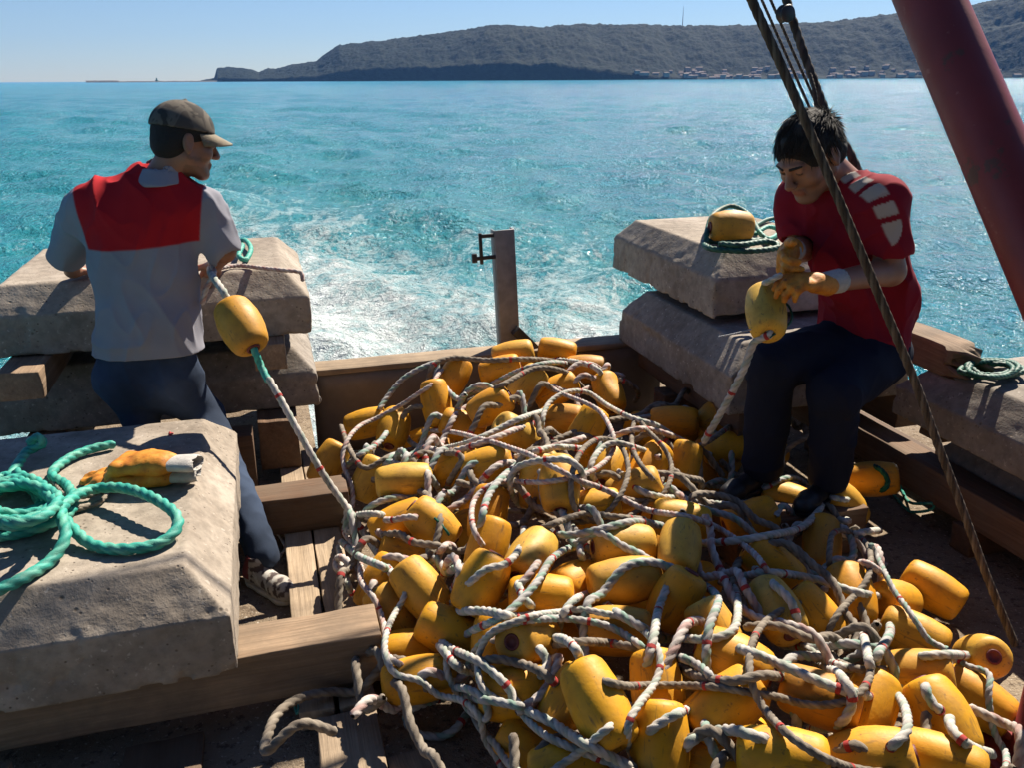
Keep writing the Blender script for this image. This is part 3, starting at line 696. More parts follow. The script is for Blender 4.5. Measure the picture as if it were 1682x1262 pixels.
sc_ = s.ramp(s.noise(s.n('Mapping', {'Vector': oc, 'Scale': (60, 60, 9)}).outputs[0], 1.2, 4, 0.6), [(0.59, 0.0), (0.69, 0.6)]); col = s.mix(sc_, col, (0.16, 0.085, 0.03)); sp_ = s.ramp(s.noise(oc, 70, 3), [(0.65, 0.0), (0.70, 0.55)]); col = s.mix(sp_, col, (0.10, 0.06, 0.03))
dk = s.ramp(s.noise(oc, 4.0, 4, 0.6), [(0.58, 0.0), (0.75, 0.45)]); col = s.mix(dk, col, (0.15, 0.09, 0.03))
M['float'] = s.fin(col, s.math('MULTIPLY_ADD', gr, 0.3, 0.5), s.bump(s.noise(oc, 60, 4, 0.6), 0.25, 0.003), Subsurface_Weight=0.05, Specular_IOR_Level=0.3)
s.p.inputs['Subsurface Radius'].default_value = (0.02, 0.01, 0.003)
M['hole'] = m_plain('red_brown_liner', (0.13, 0.018, 0.012), 0.6, 40, 0.4)
fms = [float_mesh(k) for k in range(4)]
for m_ in fms: m_.materials.append(M['float']); m_.polygons.foreach_set('use_smooth', [True]*len(m_.polygons))
V, Q = lathe([(.0, -HL+.0045), (.0145, -HL+.0045), (.0165, -HL-.0015), (.0235, -HL-.0012), (.0250, -HL+.004)], 20)
hole_me = npmesh('hole_liner', V, Q); hole_me.materials.append(M['hole']); hole_me.polygons.foreach_set('use_smooth', [True]*len(hole_me.polygons))
FP = np.array([on_pile(a[0], a[1], a[4]) for a in FL]); FA = np.array([axis(a[2], a[3], a[0], a[1]) for a in FL])
sc_f = np.array([RNG.uniform(0.89, 0.96) for _ in FL])
# push overlapping floats apart
FP0 = FP.copy(); n = len(FP); RD = (FP-CPOS)/np.linalg.norm(FP-CPOS, axis=1)[:, None]
def segseg(p1, d1, p2, d2, h1, h2):
    r_ = p1-p2; b_ = d1@d2; c_ = d1@r_; f_ = d2@r_; den = 1-b_*b_
    s_ = np.clip((b_*f_-c_)/den, -h1, h1) if den > 1e-6 else 0.0
    t_ = np.clip(b_*s_+f_, -h2, h2); s_ = np.clip(b_*t_-c_, -h1, h1)
    return p1+d1*s_, p2+d2*t_
for it in range(70):
    for i in range(n):
        for j in range(i+1, n):
            dv = FP[i]-FP[j]
            if dv@dv > 0.09: continue
            a_, b_ = segseg(FP[i], FA[i], FP[j], FA[j], HL-.05, HL-.05)
            dd = a_-b_; L_ = np.linalg.norm(dd)+1e-6; pen = 2*RF*0.88-L_
            if pen > 0:
                dn = dd/L_; rdv = RD[i]; dep = dn@rdv; lat_ = dn-rdv*dep; sgn = 1.0 if (FP0[i]-FP0[j])@rdv > 0 else -1.0
                mv = lat_*pen*0.28+rdv*(dep*0.35+0.10*sgn)*pen
                FP[i] += mv; FP[j] -= mv
    df = FP0-FP; dp_ = (df*RD).sum(1)[:, None]*RD; FP += (df-dp_)*0.20+dp_*0.06
    ext = np.abs(FA[:, 2])*(HL-.03)+RF*np.sqrt(1-FA[:, 2]**2)+0.004
    FP[:, 2] = np.maximum(FP[:, 2], ext*0.97)
def axis_quat(d, spin=0.0):
    q_ = Vector(d).to_track_quat('Z', 'X'); return q_ @ Matrix.Rotation(spin, 3, 'Z').to_quaternion()
bv_v, bv_f = [], []
def bvh_add(V, Fq):
    o_ = len(bv_v); bv_v.extend([tuple(x) for x in V]); bv_f.extend([tuple(int(y)+o_ for y in f) for f in Fq])
lowV, lowQ = lathe([(.0, -HL), (.055, -HL), (.070, -HL+.03), (.074, 0), (.070, HL-.03), (.055, HL), (0, HL)], 14); lowV = np.array(lowV)
def add_float(pos, d, scl, kind, label, group='yellow floats heaped on the deck'):
    o = bpy.data.objects.new('fishing_float', fms[kind]); COL.objects.link(o); o.location = pos
    o.rotation_mode = 'QUATERNION'; o.rotation_quaternion = axis_quat(d, random.uniform(0, 6.28)); o.scale = (scl,)*3
    tag(o, label, 'float', group)
    for e in (1, -1):
        h = bpy.data.objects.new('hole_liner', hole_me); COL.objects.link(h); h.parent = o
        if e < 0: h.rotation_euler = (math.pi, 0, 0)
    mt = Matrix.Translation(Vector(pos)) @ o.rotation_quaternion.to_matrix().to_4x4() @ Matrix.Scale(scl, 4)
    bvh_add([mt @ Vector(v) for v in lowV], lowQ)
    return o
for i, a in enumerate(FL): add_float(FP[i], FA[i], sc_f[i], [0, 1, 2, 3, 0][i % 5], a[5])
# floats underneath that show in the gaps only
k = 0; extra = []
while k < 26:
    x, y = RNG.uniform(-.5, 1.2), RNG.uniform(1.5, 3.75); zt = PH(x, y)-0.17
    if zt < 0.08: continue
    z = RNG.uniform(0.08, zt)
    P_ = np.array([x, y, z])
    if min([np.linalg.norm(P_-q_) for q_ in list(FP)+extra]) < 0.145: k += 0.2; continue
    extra.append(P_); d = RNG.normal(size=3)*np.array([1, 1, .5]); add_float(P_, d/np.linalg.norm(d), 1.0, int(RNG.integers(4)), 'yellow float deep in the pile, nearly hidden under the others', 'floats buried in the pile'); k += 1

# ------------------------------------------------------------------ ropes
def m_rope(name, c1, c2, rough=0.9):
    s = NT(name); c = s.coord('Object'); a = s.n('Attribute', attribute_name='col').outputs['Color']
    n_ = s.noise(c, 30, 5, 0.6)
    col = s.mix(0.55, a, s.ramp(n_, [(0.3, 0.5), (0.7, 1.15)]), 'MULTIPLY')
    col = s.mix(s.ramp(s.noise(c, 6, 4, 0.6), [(0.5, 0.0), (0.75, 0.5)]), col, (0.13, 0.10, 0.07))
    return s.fin(col, rough, s.bump(s.noise(c, 420, 2), 0.6, 0.0015), Specular_IOR_Level=0.2)
M['rope'] = m_rope('rope_fibre', None, None)
M['rope_g'] = NT('teal_rope_fibre')
s = M['rope_g']; c = s.coord('Object'); a = s.n('Attribute', attribute_name='col').outputs['Color']
M['rope_g'] = s.fin(s.mix(0.35, a, s.ramp(s.noise(c, 60, 4), [(0.3, 0.45), (0.7, 1.2)]), 'MULTIPLY'), 0.55, s.bump(s.noise(c, 500, 2), 0.7, 0.0015), Specular_IOR_Level=0.4)
M['tie'] = m_plain('red_twine', (0.33, 0.025, 0.02), 0.85, 90, 0.4, 0.6, 0.001)
def catmull(P, step):
    P = np.array(P, float)
    if len(P) < 3:
        n_ = max(2, int(np.linalg.norm(P[-1]-P[0])/step)); return P[0]+(P[-1]-P[0])*np.linspace(0, 1, n_)[:, None]
    Q = np.vstack([2*P[0]-P[1], P, 2*P[-1]-P[-2]]); out = []
    for i in range(1, len(Q)-2):
        L_ = np.linalg.norm(Q[i+1]-Q[i]); n_ = max(2, int(L_/step)); t = np.linspace(0, 1, n_, endpoint=False)[:, None]
        a_, b_, c_, d_ = Q[i-1], Q[i], Q[i+1], Q[i+2]
        out.append(0.5*((2*b_)+(-a_+c_)*t+(2*a_-5*b_+4*c_-d_)*t**2+(-a_+3*b_-3*c_+d_)*t**3))
    out.append(P[-1:]); return np.vstack(out)
def resample(C, step):
    L_ = np.r_[0, np.cumsum(np.linalg.norm(np.diff(C, axis=0), axis=1))]; n_ = max(3, int(L_[-1]/step)); t = np.linspace(0, L_[-1], n_)
    return np.stack([np.interp(t, L_, C[:, i]) for i in range(3)], 1), t
def rope(name, pts, r, cols, label, cat='rope', group=None, mat='rope', strands=3, lay=3.4, step=None, ties=0, phase=0.0, parent=None, fray=0, tie_seed=0):
    C, t = resample(catmull(pts, 0.02), step or r*0.55)
    T = np.gradient(C, axis=0); T /= np.linalg.norm(T, axis=1)[:, None]+1e-9
    n_ = len(C); N = np.zeros_like(C); up = np.array([0, 0, 1.0]) if abs(T[0][2]) < .9 else np.array([1.0, 0, 0])
    N[0] = np.cross(T[0], up); N[0] /= np.linalg.norm(N[0])
    for i in range(1, n_):
        v = N[i-1]-T[i]*(N[i-1]@T[i]); N[i] = v/(np.linalg.norm(v)+1e-9)
    Bn = np.cross(T, N); m = strands*5
    th = np.linspace(0, 2*math.pi, m, endpoint=False)[None]; ph = (2*math.pi*t/(lay*2*r)+phase)[:, None]
    lob = np.abs(np.cos(strands/2.0*(th-ph)))
    rr = r*(0.62+0.44*np.sqrt(lob))*(1+0.05*vnoise(t[:, None]*90+phase, th*2, th*0))
    rr[0] *= 0.5; rr[-1] *= 0.5
    V = C[:, None]+rr[..., None]*(np.cos(th)[..., None]*N[:, None]+np.sin(th)[..., None]*Bn[:, None])
    sid = np.floor((strands*((th-ph)/(2*math.pi))+0.5)) % strands
    cols = np.array(cols, float); cc = cols[(sid.astype(int)) % len(cols)]*(0.62+0.38*np.sqrt(lob))[..., None]
    i, j = np.meshgrid(np.arange(n_-1), np.arange(m), indexing='ij'); j2 = (j+1) % m
    Q = np.stack([i*m+j, i*m+j2, (i+1)*m+j2, (i+1)*m+j], -1).reshape(-1, 4)
    V = V.reshape(-1, 3); cc = cc.reshape(-1, 3)
    V = np.vstack([V, C[0], C[-1]]); cc = np.vstack([cc, cc[0], cc[-1]])
    me = npmesh(name, V, Q); vcol(me, cc)
    o = link(name, me, M[mat], parent)
    if parent is None: tag(o, label, cat, group)
    if ties:
        rt = random.Random(tie_seed+int(phase*10)); pos = rt.uniform(0.04, 0.2); 
        while pos < t[-1]-0.03 and ties > 0:
            k_ = int(np.searchsorted(t, pos)); wv = []
            for g_ in range(3):
                for q_ in range(12):
                    a2 = 2*math.pi*q_/12; rad = r*(1.10 if g_ == 1 else 1.05)
                    wv.append(C[k_]+T[k_]*(g_-1)*r*0.5+rad*(math.cos(a2)*N[k_]+math.sin(a2)*Bn[k_]))
            qs = [(g_*12+q_, g_*12+(q_+1) % 12, (g_+1)*12+(q_+1) % 12, (g_+1)*12+q_) for g_ in range(2) for q_ in range(12)]
            link('twine_tie', npmesh('twine_tie', wv, qs), M['tie'], o); pos += rt.uniform(0.16, 0.42); ties -= 1
    return o, C
WHITE = [(0.53, 0.50, 0.45), (0.55, 0.52, 0.47), (0.38, 0.42, 0.36)]
GREY = [(0.46, 0.45, 0.43), (0.40, 0.39, 0.37), (0.26, 0.37, 0.31)]
PINK = [(0.55, 0.48, 0.44), (0.44, 0.30, 0.27), (0.53, 0.48, 0.44)]
DIRTY = [(0.24, 0.205, 0.165), (0.28, 0.24, 0.19), (0.18, 0.15, 0.12)]
TEAL = [(0.03, 0.30, 0.235), (0.04, 0.36, 0.28), (0.10, 0.40, 0.30)]
DGREEN = [(0.008, 0.075, 0.055), (0.012, 0.10, 0.07), (0.02, 0.12, 0.08)]
bvh = None
for o in list(bpy.data.objects):                            # things ropes may rest on
    if o.type == 'MESH' and (o.name.startswith(('timber', 'plank', 'transom', 'deck'))):
        mw = o.matrix_world
        bpy.context.view_layer.update(); mw = o.matrix_world
        bvh_add([mw @ v.co for v in o.data.vertices], [tuple(p.vertices) for p in o.data.polygons])
for o in list(bpy.data.objects):
    if o.type == 'MESH' and o.name.startswith('concrete_block'):
        bvh_add([o.matrix_world @ v.co for v in o.data.vertices], [tuple(p.vertices) for p in o.data.polygons])
def depth_along(u, v, tree):
    d = Vector(ray(u, v)); L_ = d.length; hit = tree.ray_cast(Vector(CPOS), d/L_, 9)
    return (hit[3]/L_) if hit[0] is not None else None
def pile_rope(uv, cols, label, r=0.0135, lift=0.0, ties=3, ends=None, group='white ropes threaded through the floats', sink=0.0, soft=2, name='rope', free=(0, 0)):
    global bvh
    tree = BVHTree.FromPolygons(bv_v, bv_f)
    P2 = catmull([(a, b, 0) for a, b in uv], 9.0); P2, _ = resample(P2, 9.0)
    t = []
    for p in P2:
        dd = depth_along(p[0], p[1], tree)
        if dd is None: dd = t[-1] if t else 3.0
        t.append(dd)
    t = np.array(t); n_ = len(t); 
    for i in range(1, n_): t[i] = min(t[i], t[i-1]+0.06)
    for i in range(n_-2, -1, -1): t[i] = min(t[i], t[i+1]+0.06)
    tm = np.array([t[max(0, i-soft):i+soft+1].min() for i in range(n_)])
    for _ in range(7):
        t2 = np.r_[tm[:1], (tm[:-2]+2*tm[1:-1]+tm[2:])/4, tm[-1:]]; tm = t2
    tm = tm-r*0.8-lift+sink
    for e_ in range(min(6, n_//3)):
        g_ = 0.20*(1-e_/6.0)**1.3
        if not free[0]: tm[e_] += g_
        if not free[1]: tm[-1-e_] += g_
    C = np.array([CPOS+ray(p[0], p[1])*q_ for p, q_ in zip(P2, tm)])
    C[:, 2] = np.maximum(C[:, 2], r*0.95)
    o, Cc = rope(name, C, r, cols, label, group=group, ties=ties, phase=len(bv_v) % 63*0.1, tie_seed=len(uv))
    K = C[::2] if len(C) > 4 else C
    T = np.gradient(K, axis=0); T /= np.linalg.norm(T, axis=1)[:, None]+1e-9; X_ = np.cross(T, [0, 0, 1.0]); X_ /= np.linalg.norm(X_, axis=1)[:, None]+1e-9; Y_ = np.cross(X_, T)
    ring = np.concatenate([K+X_*r, K+Y_*r, K-X_*r, K-Y_*r]).reshape(4, -1, 3).transpose(1, 0, 2).reshape(-1, 3); m = len(K)
    bvh_add(ring, [(i*4+j, i*4+(j+1) % 4, (i+1)*4+(j+1) % 4, (i+1)*4+j) for i in range(m-1) for j in range(4)])
    return o
# loose rope bedded between the floats
rg = random.Random(21)
for k in range(46):
    x, y = rg.uniform(-.5, 1.15), rg.uniform(1.45, 3.7); a = rg.uniform(0, 6.28); pts = []; curl = rg.uniform(-1.0, 1.0)
    for q_ in range(11):
        z = max(PH(x, y)+rg.uniform(-.03, .09), 0.02); pts.append((x, y, z)); a += curl*0.5+rg.uniform(-.5, .5); x += .085*math.cos(a); y += .085*math.sin(a)
        if x < -.62 or x > 1.25 or y < 1.35 or y > 3.78: a += 2.2; x = min(max(x, -.6), 1.22); y = min(max(y, 1.38), 3.76)
    rope('rope', pts, 0.0125, [GREY, DIRTY, DIRTY, PINK][k % 4], 'weathered white rope bedded in the gaps between the yellow floats', group='ropes bedded between the floats', ties=2 if k % 2 else 0, phase=k*0.37)
RL = [
([(560,700),(575,740),(600,770),(640,750),(690,735)],DIRTY,'dirty rope trailing round the far left floats'),
([(560,775),(590,748),(620,730),(640,700),(632,680)],GREY,'grey rope climbing to the far left floats'),
([(700,640),(712,600),(745,588),(800,592),(850,590),(900,592),(940,604),(970,630)],DIRTY,'rope slung across the crest of the pile just under the topmost float'),
([(745,655),(790,640),(850,610),(900,596),(945,598)],GREY,'grey rope slanting up from the upright float to the crest'),
([(770,660),(830,630),(880,605),(930,612),(960,640)],DIRTY,'second rope slanting up to the crest beside the grey one'),
([(905,590),(950,595),(985,610),(990,650)],WHITE,'white rope looping over the right of the crest'),
([(1000,618),(1030,628),(1050,645),(1042,660)],DIRTY,'dark rope end trailing toward the right of the transom'),
([(665,705),(672,725),(700,738),(750,733),(800,715),(850,690),(905,672)],WHITE,'long white rope rising from the left across the far slope'),
([(690,735),(740,742),(800,725),(850,705),(895,690)],PINK,'pinkish rope running beside the long white one on the far slope'),
([(895,740),(890,700),(900,665),(930,645),(965,645),(1000,668),(1040,688),(1080,700),(1118,725)],WHITE,'rope arching over the big float on the far slope'),
([(700,760),(735,745),(760,752),(735,800),(742,838)],DIRTY,'dim rope hanging left of the long level float'),
([(680,758),(700,775),(718,800),(732,822)],WHITE,'short bright rope slanting between two floats left of the middle'),
([(845,752),(880,742),(915,735),(960,738)],WHITE,'white rope leaving the end of the long level float'),
([(870,846),(845,820),(838,790),(850,768),(890,757),(935,757),(955,775),(962,800),(985,803)],WHITE,'white rope looped round the upright middle float'),
([(855,760),(820,790),(800,820),(790,860),(780,900)],GREY,'grey rope dropping left of the looped rope'),
([(985,805),(970,770),(985,740),(1010,728),(1050,738),(1090,752)],WHITE,'rope arching behind the rounded pale float'),
([(1000,720),(1050,705),(1100,715),(1140,735)],PINK,'pinkish rope running toward the foot of the sitting man'),
([(1015,775),(1040,800),(1075,815),(1130,822),(1200,830),(1240,822)],WHITE,'white rope running right from the rounded pale float into the shade'),
([(1120,792),(1180,800),(1250,798),(1310,795)],WHITE,'rope lying straight in front of the sitting man\'s shoes'),
([(1220,820),(1260,800),(1300,785),(1330,800)],GREY,'grey rope bent beside the sitting man\'s shoe'),
([(1150,893),(1200,890),(1265,880),(1315,868),(1345,840),(1355,812)],WHITE,'long rope in shade curving up at its right end'),
([(1355,815),(1390,822),(1400,815)],WHITE,'short white rope end by the right rear floats'),
([(1365,850),(1395,858),(1375,845)],WHITE,'small white loop lying on the right rear float'),
([(1395,880),(1420,875),(1445,872)],WHITE,'short rope end poking out on the deck at the right'),
([(600,850),(640,855),(680,850),(720,865)],PINK,'pinkish rope across the green corded float'),
([(555,870),(575,850),(620,845),(655,858)],WHITE,'white rope rising off the planks to the left floats'),
([(560,890),(590,915),(625,930),(660,950)],GREY,'grey rope curling behind the left front float'),
([(553,880),(562,930),(578,975),(600,990)],WHITE,'thin white rope hanging over the edge of the planks'),
([(715,940),(722,910),(735,895),(748,905),(752,935),(745,965)],PINK,'bundle of pinkish rope standing in a bend left of the middle'),
([(725,960),(735,925),(745,915),(755,945),(738,980)],PINK,'inner bend of the pinkish bundle left of the middle'),
([(735,1000),(770,960),(800,935),(825,930),(845,915),(858,890),(860,868)],WHITE,'rope climbing from the left front toward the centre'),
([(855,935),(850,955),(862,985),(890,1010)],WHITE,'rope coming out of the hole turned to the camera'),
([(720,1010),(760,1005),(800,1005),(850,1015),(880,1010)],WHITE,'white rope crossing level behind the left front float'),
([(740,1060),(780,1035),(830,1010),(880,960),(905,920),(940,900),(970,905)],GREY,'grey rope running diagonally through the middle'),
([(700,1020),(730,1060),(790,1090),(835,1130),(850,1158),(910,1190),(960,1222),(1040,1262),(1080,1280)],WHITE,'longest rope in the foreground, running down to the bottom edge'),
([(703,1036),(725,1065),(755,1098),(790,1108)],WHITE,'rope doubling the long foreground rope near its start'),
([(748,1135),(780,1148),(815,1153),(860,1162),(905,1165)],GREY,'rope end meeting the long foreground rope from the left'),
([(770,1170),(740,1205),(700,1212),(672,1195),(670,1170),(700,1155),(730,1148)],GREY,'rope loop lying on the bare deck left of the pile'),
([(858,1042),(880,1060),(900,1090),(885,1120),(905,1135)],WHITE,'rope threaded through the end on float and hanging down'),
([(915,1050),(925,1010),(945,985),(970,975),(985,972)],WHITE,'thick white rope bending up to the float with the red end'),
([(890,1048),(930,1052),(950,1075),(958,1100)],WHITE,'rope bending down to the large leaning foreground float'),
([(985,985),(1010,1005),(1060,1035),(1090,1050)],GREY,'grey rope slanting away from the float with the red end'),
([(905,1060),(960,1055),(1020,1060),(1080,1075)],DIRTY,'dirty rope lying level above the leaning float'),
([(925,835),(935,860),(950,880),(955,915),(970,950)],WHITE,'rope hanging down from the upright middle float'),
([(880,870),(930,880),(980,872),(1040,858),(1090,865)],GREY,'grey rope crossing just below the upright middle float'),
([(860,885),(900,865),(960,845),(1010,850),(1060,855)],DIRTY,'dirty rope through the knot at the centre'),
([(1112,922),(1098,960),(1082,1000),(1074,1045),(1062,1095),(1050,1130)],WHITE,'rope hanging straight down from the float seen on end'),
([(1160,945),(1205,950),(1255,942),(1300,945),(1350,955),(1400,972),(1440,980),(1465,990)],WHITE,'long white rope ending in the float seen end on at the right'),
([(1170,955),(1205,965),(1212,1000),(1205,1035),(1170,1050),(1120,1050),(1085,1052)],WHITE,'rope bent like a hook in the shade right of the middle'),
([(1155,960),(1180,985),(1165,1030),(1160,1080),(1165,1130)],GREY,'grey rope hanging down behind the hooked one'),
([(1240,935),(1270,960),(1300,990),(1312,1030),(1318,1060)],WHITE,'rope lying down across the biggest shaded float'),
([(1292,1036),(1310,1055),(1340,1075),(1380,1095),(1430,1108)],WHITE,'rope coming out of the hole of the biggest shaded float'),
([(1412,1022),(1422,1060),(1430,1100),(1440,1120)],WHITE,'rope dropping from the sunlit float with the dark red hole'),
([(1455,1010),(1462,1040),(1440,1080),(1435,1110)],GREY,'rope curling down under the end on float at the right'),
([(1390,935),(1420,925),(1450,945),(1455,962)],PINK,'pinkish loop standing up above the right hand floats'),
([(1606,1079),(1560,1076),(1510,1080),(1470,1088)],WHITE,'rope leaving the outermost right float to the left'),
([(1180,1055),(1240,1075),(1300,1100),(1370,1130),(1450,1150)],WHITE,'rope running slantwise down through the lower right floats'),
([(1085,1075),(1130,1085),(1165,1110),(1175,1150)],GREY,'grey rope sagging right of the tall float'),
([(1340,1090),(1380,1110),(1400,1150),(1380,1190),(1330,1200)],WHITE,'rope looping round the level float near the bottom right'),
([(1100,1262),(1140,1215),(1200,1200),(1260,1215),(1300,1200)],WHITE,'rope winding along the bottom row of floats'),
([(1440,1120),(1480,1150),(1490,1200),(1460,1235),(1480,1270)],WHITE,'rope winding between the bottom right floats'),
([(1155,1150),(1160,1200),(1180,1250),(1200,1275)],GREY,'grey rope dropping to the bottom edge'),
([(1570,1140),(1560,1190),(1590,1225),(1630,1240)],WHITE,'rope winding past the lower right corner float'),
([(1040,1240),(1070,1200),(1120,1170),(1160,1165)],WHITE,'rope passing below the tall float'),
([(1100,1090),(1140,1110),(1200,1120),(1260,1110),(1320,1125)],DIRTY,'dirty rope lying level among the shaded lower floats'),
([(1540,1100),(1520,1130),(1540,1165),(1580,1180)],GREY,'grey rope curling above the bottom right row'),
([(1130,740),(1160,728),(1200,700),(1215,690)],DIRTY,'rope knotted at the foot of the sitting man\'s line'),
([(1165,735),(1168,760),(1185,775)],WHITE,'frayed short end hanging beside the creased float'),
([(1280,1060),(1340,1065),(1400,1058),(1440,1075)],GREY,'rope in shade behind the two right hand holes'),
([(820,985),(860,955),(880,930),(905,900)],PINK,'pinkish rope behind the float turned to the camera'),
([(760,1110),(800,1085),(850,1090),(890,1105),(930,1140)],DIRTY,'dirty rope sagging over the broad shaded float'),
]
POLY = [(560,720),(640,660),(720,600),(850,580),(990,600),(1060,690),(1170,790),(1330,830),(1430,880),(1520,1040),(1640,1110),(1660,1300),(850,1300),(760,1160),(640,1120),(590,960),(560,880)]
def inpoly(x, y):
    c_ = False
    for i in range(len(POLY)):
        (x1, y1), (x2, y2) = POLY[i], POLY[i-1]
        if (y1 > y) != (y2 > y) and x < (x2-x1)*(y-y1)/(y2-y1)+x1: c_ = not c_
    return c_
rw = random.Random(77)
for k in range(13):
    while True:
        x, y = rw.uniform(560, 1640), rw.uniform(590, 1250)
        if inpoly(x, y): break
    a = rw.uniform(0, 6.28); cv = rw.uniform(-.3, .3); pts = []
    for q_ in range(rw.randint(14, 24)):
        pts.append((x, y)); st_ = 26+(y-560)*0.028
        cv = cv*0.8+rw.gauss(0, .22); a += cv
        for tr in range(12):
            nx_, ny_ = x+st_*math.cos(a), y+st_*math.sin(a)*.8
            if inpoly(nx_, ny_): break
            a += .5
        x, y = nx_, ny_
    pile_rope(pts, [WHITE, DIRTY, PINK, GREY, DIRTY][k % 5], 'long white rope with red twine winding loosely over and between the yellow floats', r=rw.uniform(.0085, .0100), ties=5, group='long ropes winding over the pile')
for k, (uv, cols, lab) in enumerate(RL): pile_rope(uv, cols, lab, r=0.0108+0.0014*((k*7) % 3)/2, ties=3)
pile_rope([(480,1195),(488,1172),(492,1150),(490,1140)], TEAL, 'short strand of green twine lying on the deck near the pale plank', r=0.003, ties=0, group=None)
pile_rope([(690,835),(712,850),(738,880),(742,905)], DGREEN, 'thin green cord round the sunlit yellow float at the left', r=0.004, ties=0, group=None)
pile_rope([(1455,820),(1470,835),(1500,842),(1530,838),(1534,828),(1500,828),(1470,815)], TEAL, 'small loop of pale green rope on the deck at the right', r=0.006, ties=0, group=None)
pile_rope([(1400,775),(1420,762),(1450,775),(1458,800),(1430,810),(1405,800)], DGREEN, 'dark green rope wound round the dark float by the right hand timber', r=0.010, ties=0, group=None)
pile_rope([(430,905),(450,920),(470,900),(455,885),(440,895)], PINK, 'little tangle of cord lying on the deck beside the planks', r=0.006, ties=0, group=None)

# ------------------------------------------------------------------ people
def nrm(v): v = np.array(v, float); return v/(np.linalg.norm(v)+1e-9)
def hand(S, wrist, d, n_, thumb, curl=(35, 45, 30), sc=1.0, k=0.006, fat=1.0, spread=0.09, tcurl=20):
    """wrist point, d = wrist to knuckles, n_ = palm normal (fingers curl towards it), thumb = thumb side"""
    d = nrm(d); n_ = nrm(n_-d*(n_@d)); t = nrm(np.array(thumb)-d*(np.array(thumb)@d)-n_*(np.array(thumb)@n_)); w_ = np.array(wrist, float)
    for q_ in (-0.028, -0.010, 0.010, 0.028): S.cone(w_+d*0.012*sc+t*q_*0.6*sc, w_+d*0.083*sc+t*q_*sc, 0.015*sc*fat, 0.0125*sc*fat, 0.014)
    S.cone(w_-d*.01, w_+d*0.03*sc, 0.025*sc*fat, 0.026*sc*fat, 0.012, flat=n_, q=0.75)
    lens = [(0.042, 0.026, 0.021), (0.047, 0.030, 0.023), (0.043, 0.028, 0.022), (0.034, 0.021, 0.019)]
    for i, o_ in enumerate((0.030, 0.010, -0.010, -0.029)):
        p = w_+d*(0.086-0.004*abs(i-1))*sc+t*o_*sc; a_ = 0; sd = nrm(d+t*(1.5-i)*spread)
        r0 = (0.0098 if i < 3 else 0.0086)*sc*fat
        for j in range(3):
            a_ += math.radians(curl[j]+i*4); dr_ = sd*math.cos(a_)+n_*math.sin(a_); p2 = p+dr_*lens[i][j]*sc
            S.cone(p, p2, r0*(1-.08*j), r0*(.93-.08*j), k); p = p2
    p = w_+d*0.028*sc+t*0.026*sc; dr_ = nrm(d*0.62+t*0.75+n_*0.28)
    for j, L_ in enumerate((0.040, 0.032, 0.026)):
        p2 = p+dr_*L_*sc; S.cone(p, p2, (0.0135-.0018*j)*sc*fat, (0.0122-.0018*j)*sc*fat, k+0.004); p = p2; dr_ = nrm(dr_+d*math.sin(math.radians(tcurl))+n_*math.sin(math.radians(tcurl))*0.8)
def headmat(fwd, roll=0.0):
    f = nrm(fwd); r = nrm(np.cross(f, [0, 0, 1.0])); u = np.cross(r, f); c_, s_ = math.cos(roll), math.sin(roll)
    return np.stack([r*c_+u*s_, f, u*c_-r*s_], 1)
def head(S, c, A, sc=1.0, ears=(1, 1)):
    L = lambda p: np.array(c)+A@(np.array(p, float)*sc)
    E = lambda p, r, k=0.02, sub=False: S.ell(L(p), np.array(r)*sc, k*sc, A, sub)
    Cn = lambda a, b, ra, rb, k=0.012, sub=False: S.cone(L(a), L(b), ra*sc, rb*sc, k*sc, sub)
    E((0, -.012, .035), (.076, .096, .083)); E((0, .028, -.03), (.062, .064, .082), .03)
    for sx in (-1, 1):
        Cn((sx*.056, -.005, -.052), (sx*.022, .064, -.098), .017, .016, .03); E((sx*.045, .062, -.028), (.022, .022, .024), .02)
        E((sx*.032, .098, .004), (.017, .014, .011), .012, True); E((sx*.032, .083, .003), (.0135, .0125, .0115), .003)
        Cn((sx*.012, .092, .024), (sx*.046, .080, .022), .010, .008, .012)
        Cn((sx*.018, .086, -.0055), (sx*.044, .080, -.004), .0035, .003, .004)
        E((sx*.0125, .103, -.036), (.008, .010, .007), .006)
        if ears[(sx+1)//2]:
            E((sx*.081, -.012, -.004), (.010, .021, .033), .006); E((sx*.090, -.008, .000), (.006, .011, .020), .004, True); E((sx*.083, -.008, -.032), (.007, .010, .010), .006)
    E((0, .074, -.100), (.027, .020, .018), .02)
    Cn((0, .092, .012), (0, .116, -.030), .0085, .0125, .014)
    Cn((-.021, .088, -.062), (.021, .088, -.062), .0065, .0065, .006); Cn((-.018, .087, -.073), (.018, .087, -.073), .0075, .0075, .006)
    return L
def facecol(P, L, A, c, sc, base, beard=0.0):
    Q = (P-np.array(c))@A/sc; col = np.tile(np.array(base, float), (len(P), 1))
    n_ = 0.85+0.35*(0.5+vnoise(P[:, 0]*30, P[:, 1]*30, P[:, 2]*30)); col *= n_[:, None]
    hd = (np.abs(Q) < .14).all(1)
    lip = hd & (np.abs(Q[:, 0]) < .024) & (Q[:, 1] > .082) & (np.abs(Q[:, 2]+.067) < .010); col[lip] *= (0.85, 0.55, 0.55)
    st = hd & (Q[:, 2] < -.045) & (Q[:, 1] > -.01) & (Q[:, 1] < .12) & (np.abs(Q[:, 2]+.067) > .009); col[st] *= (1-.4*beard, 1-.33*beard, 1-.28*beard)
    eye = hd & (np.abs(np.abs(Q[:, 0])-.032) < .012) & (np.abs(Q[:, 2]-.000) < .0035) & (Q[:, 1] > .085); col[eye] = (.02, .012, .01)
    return col
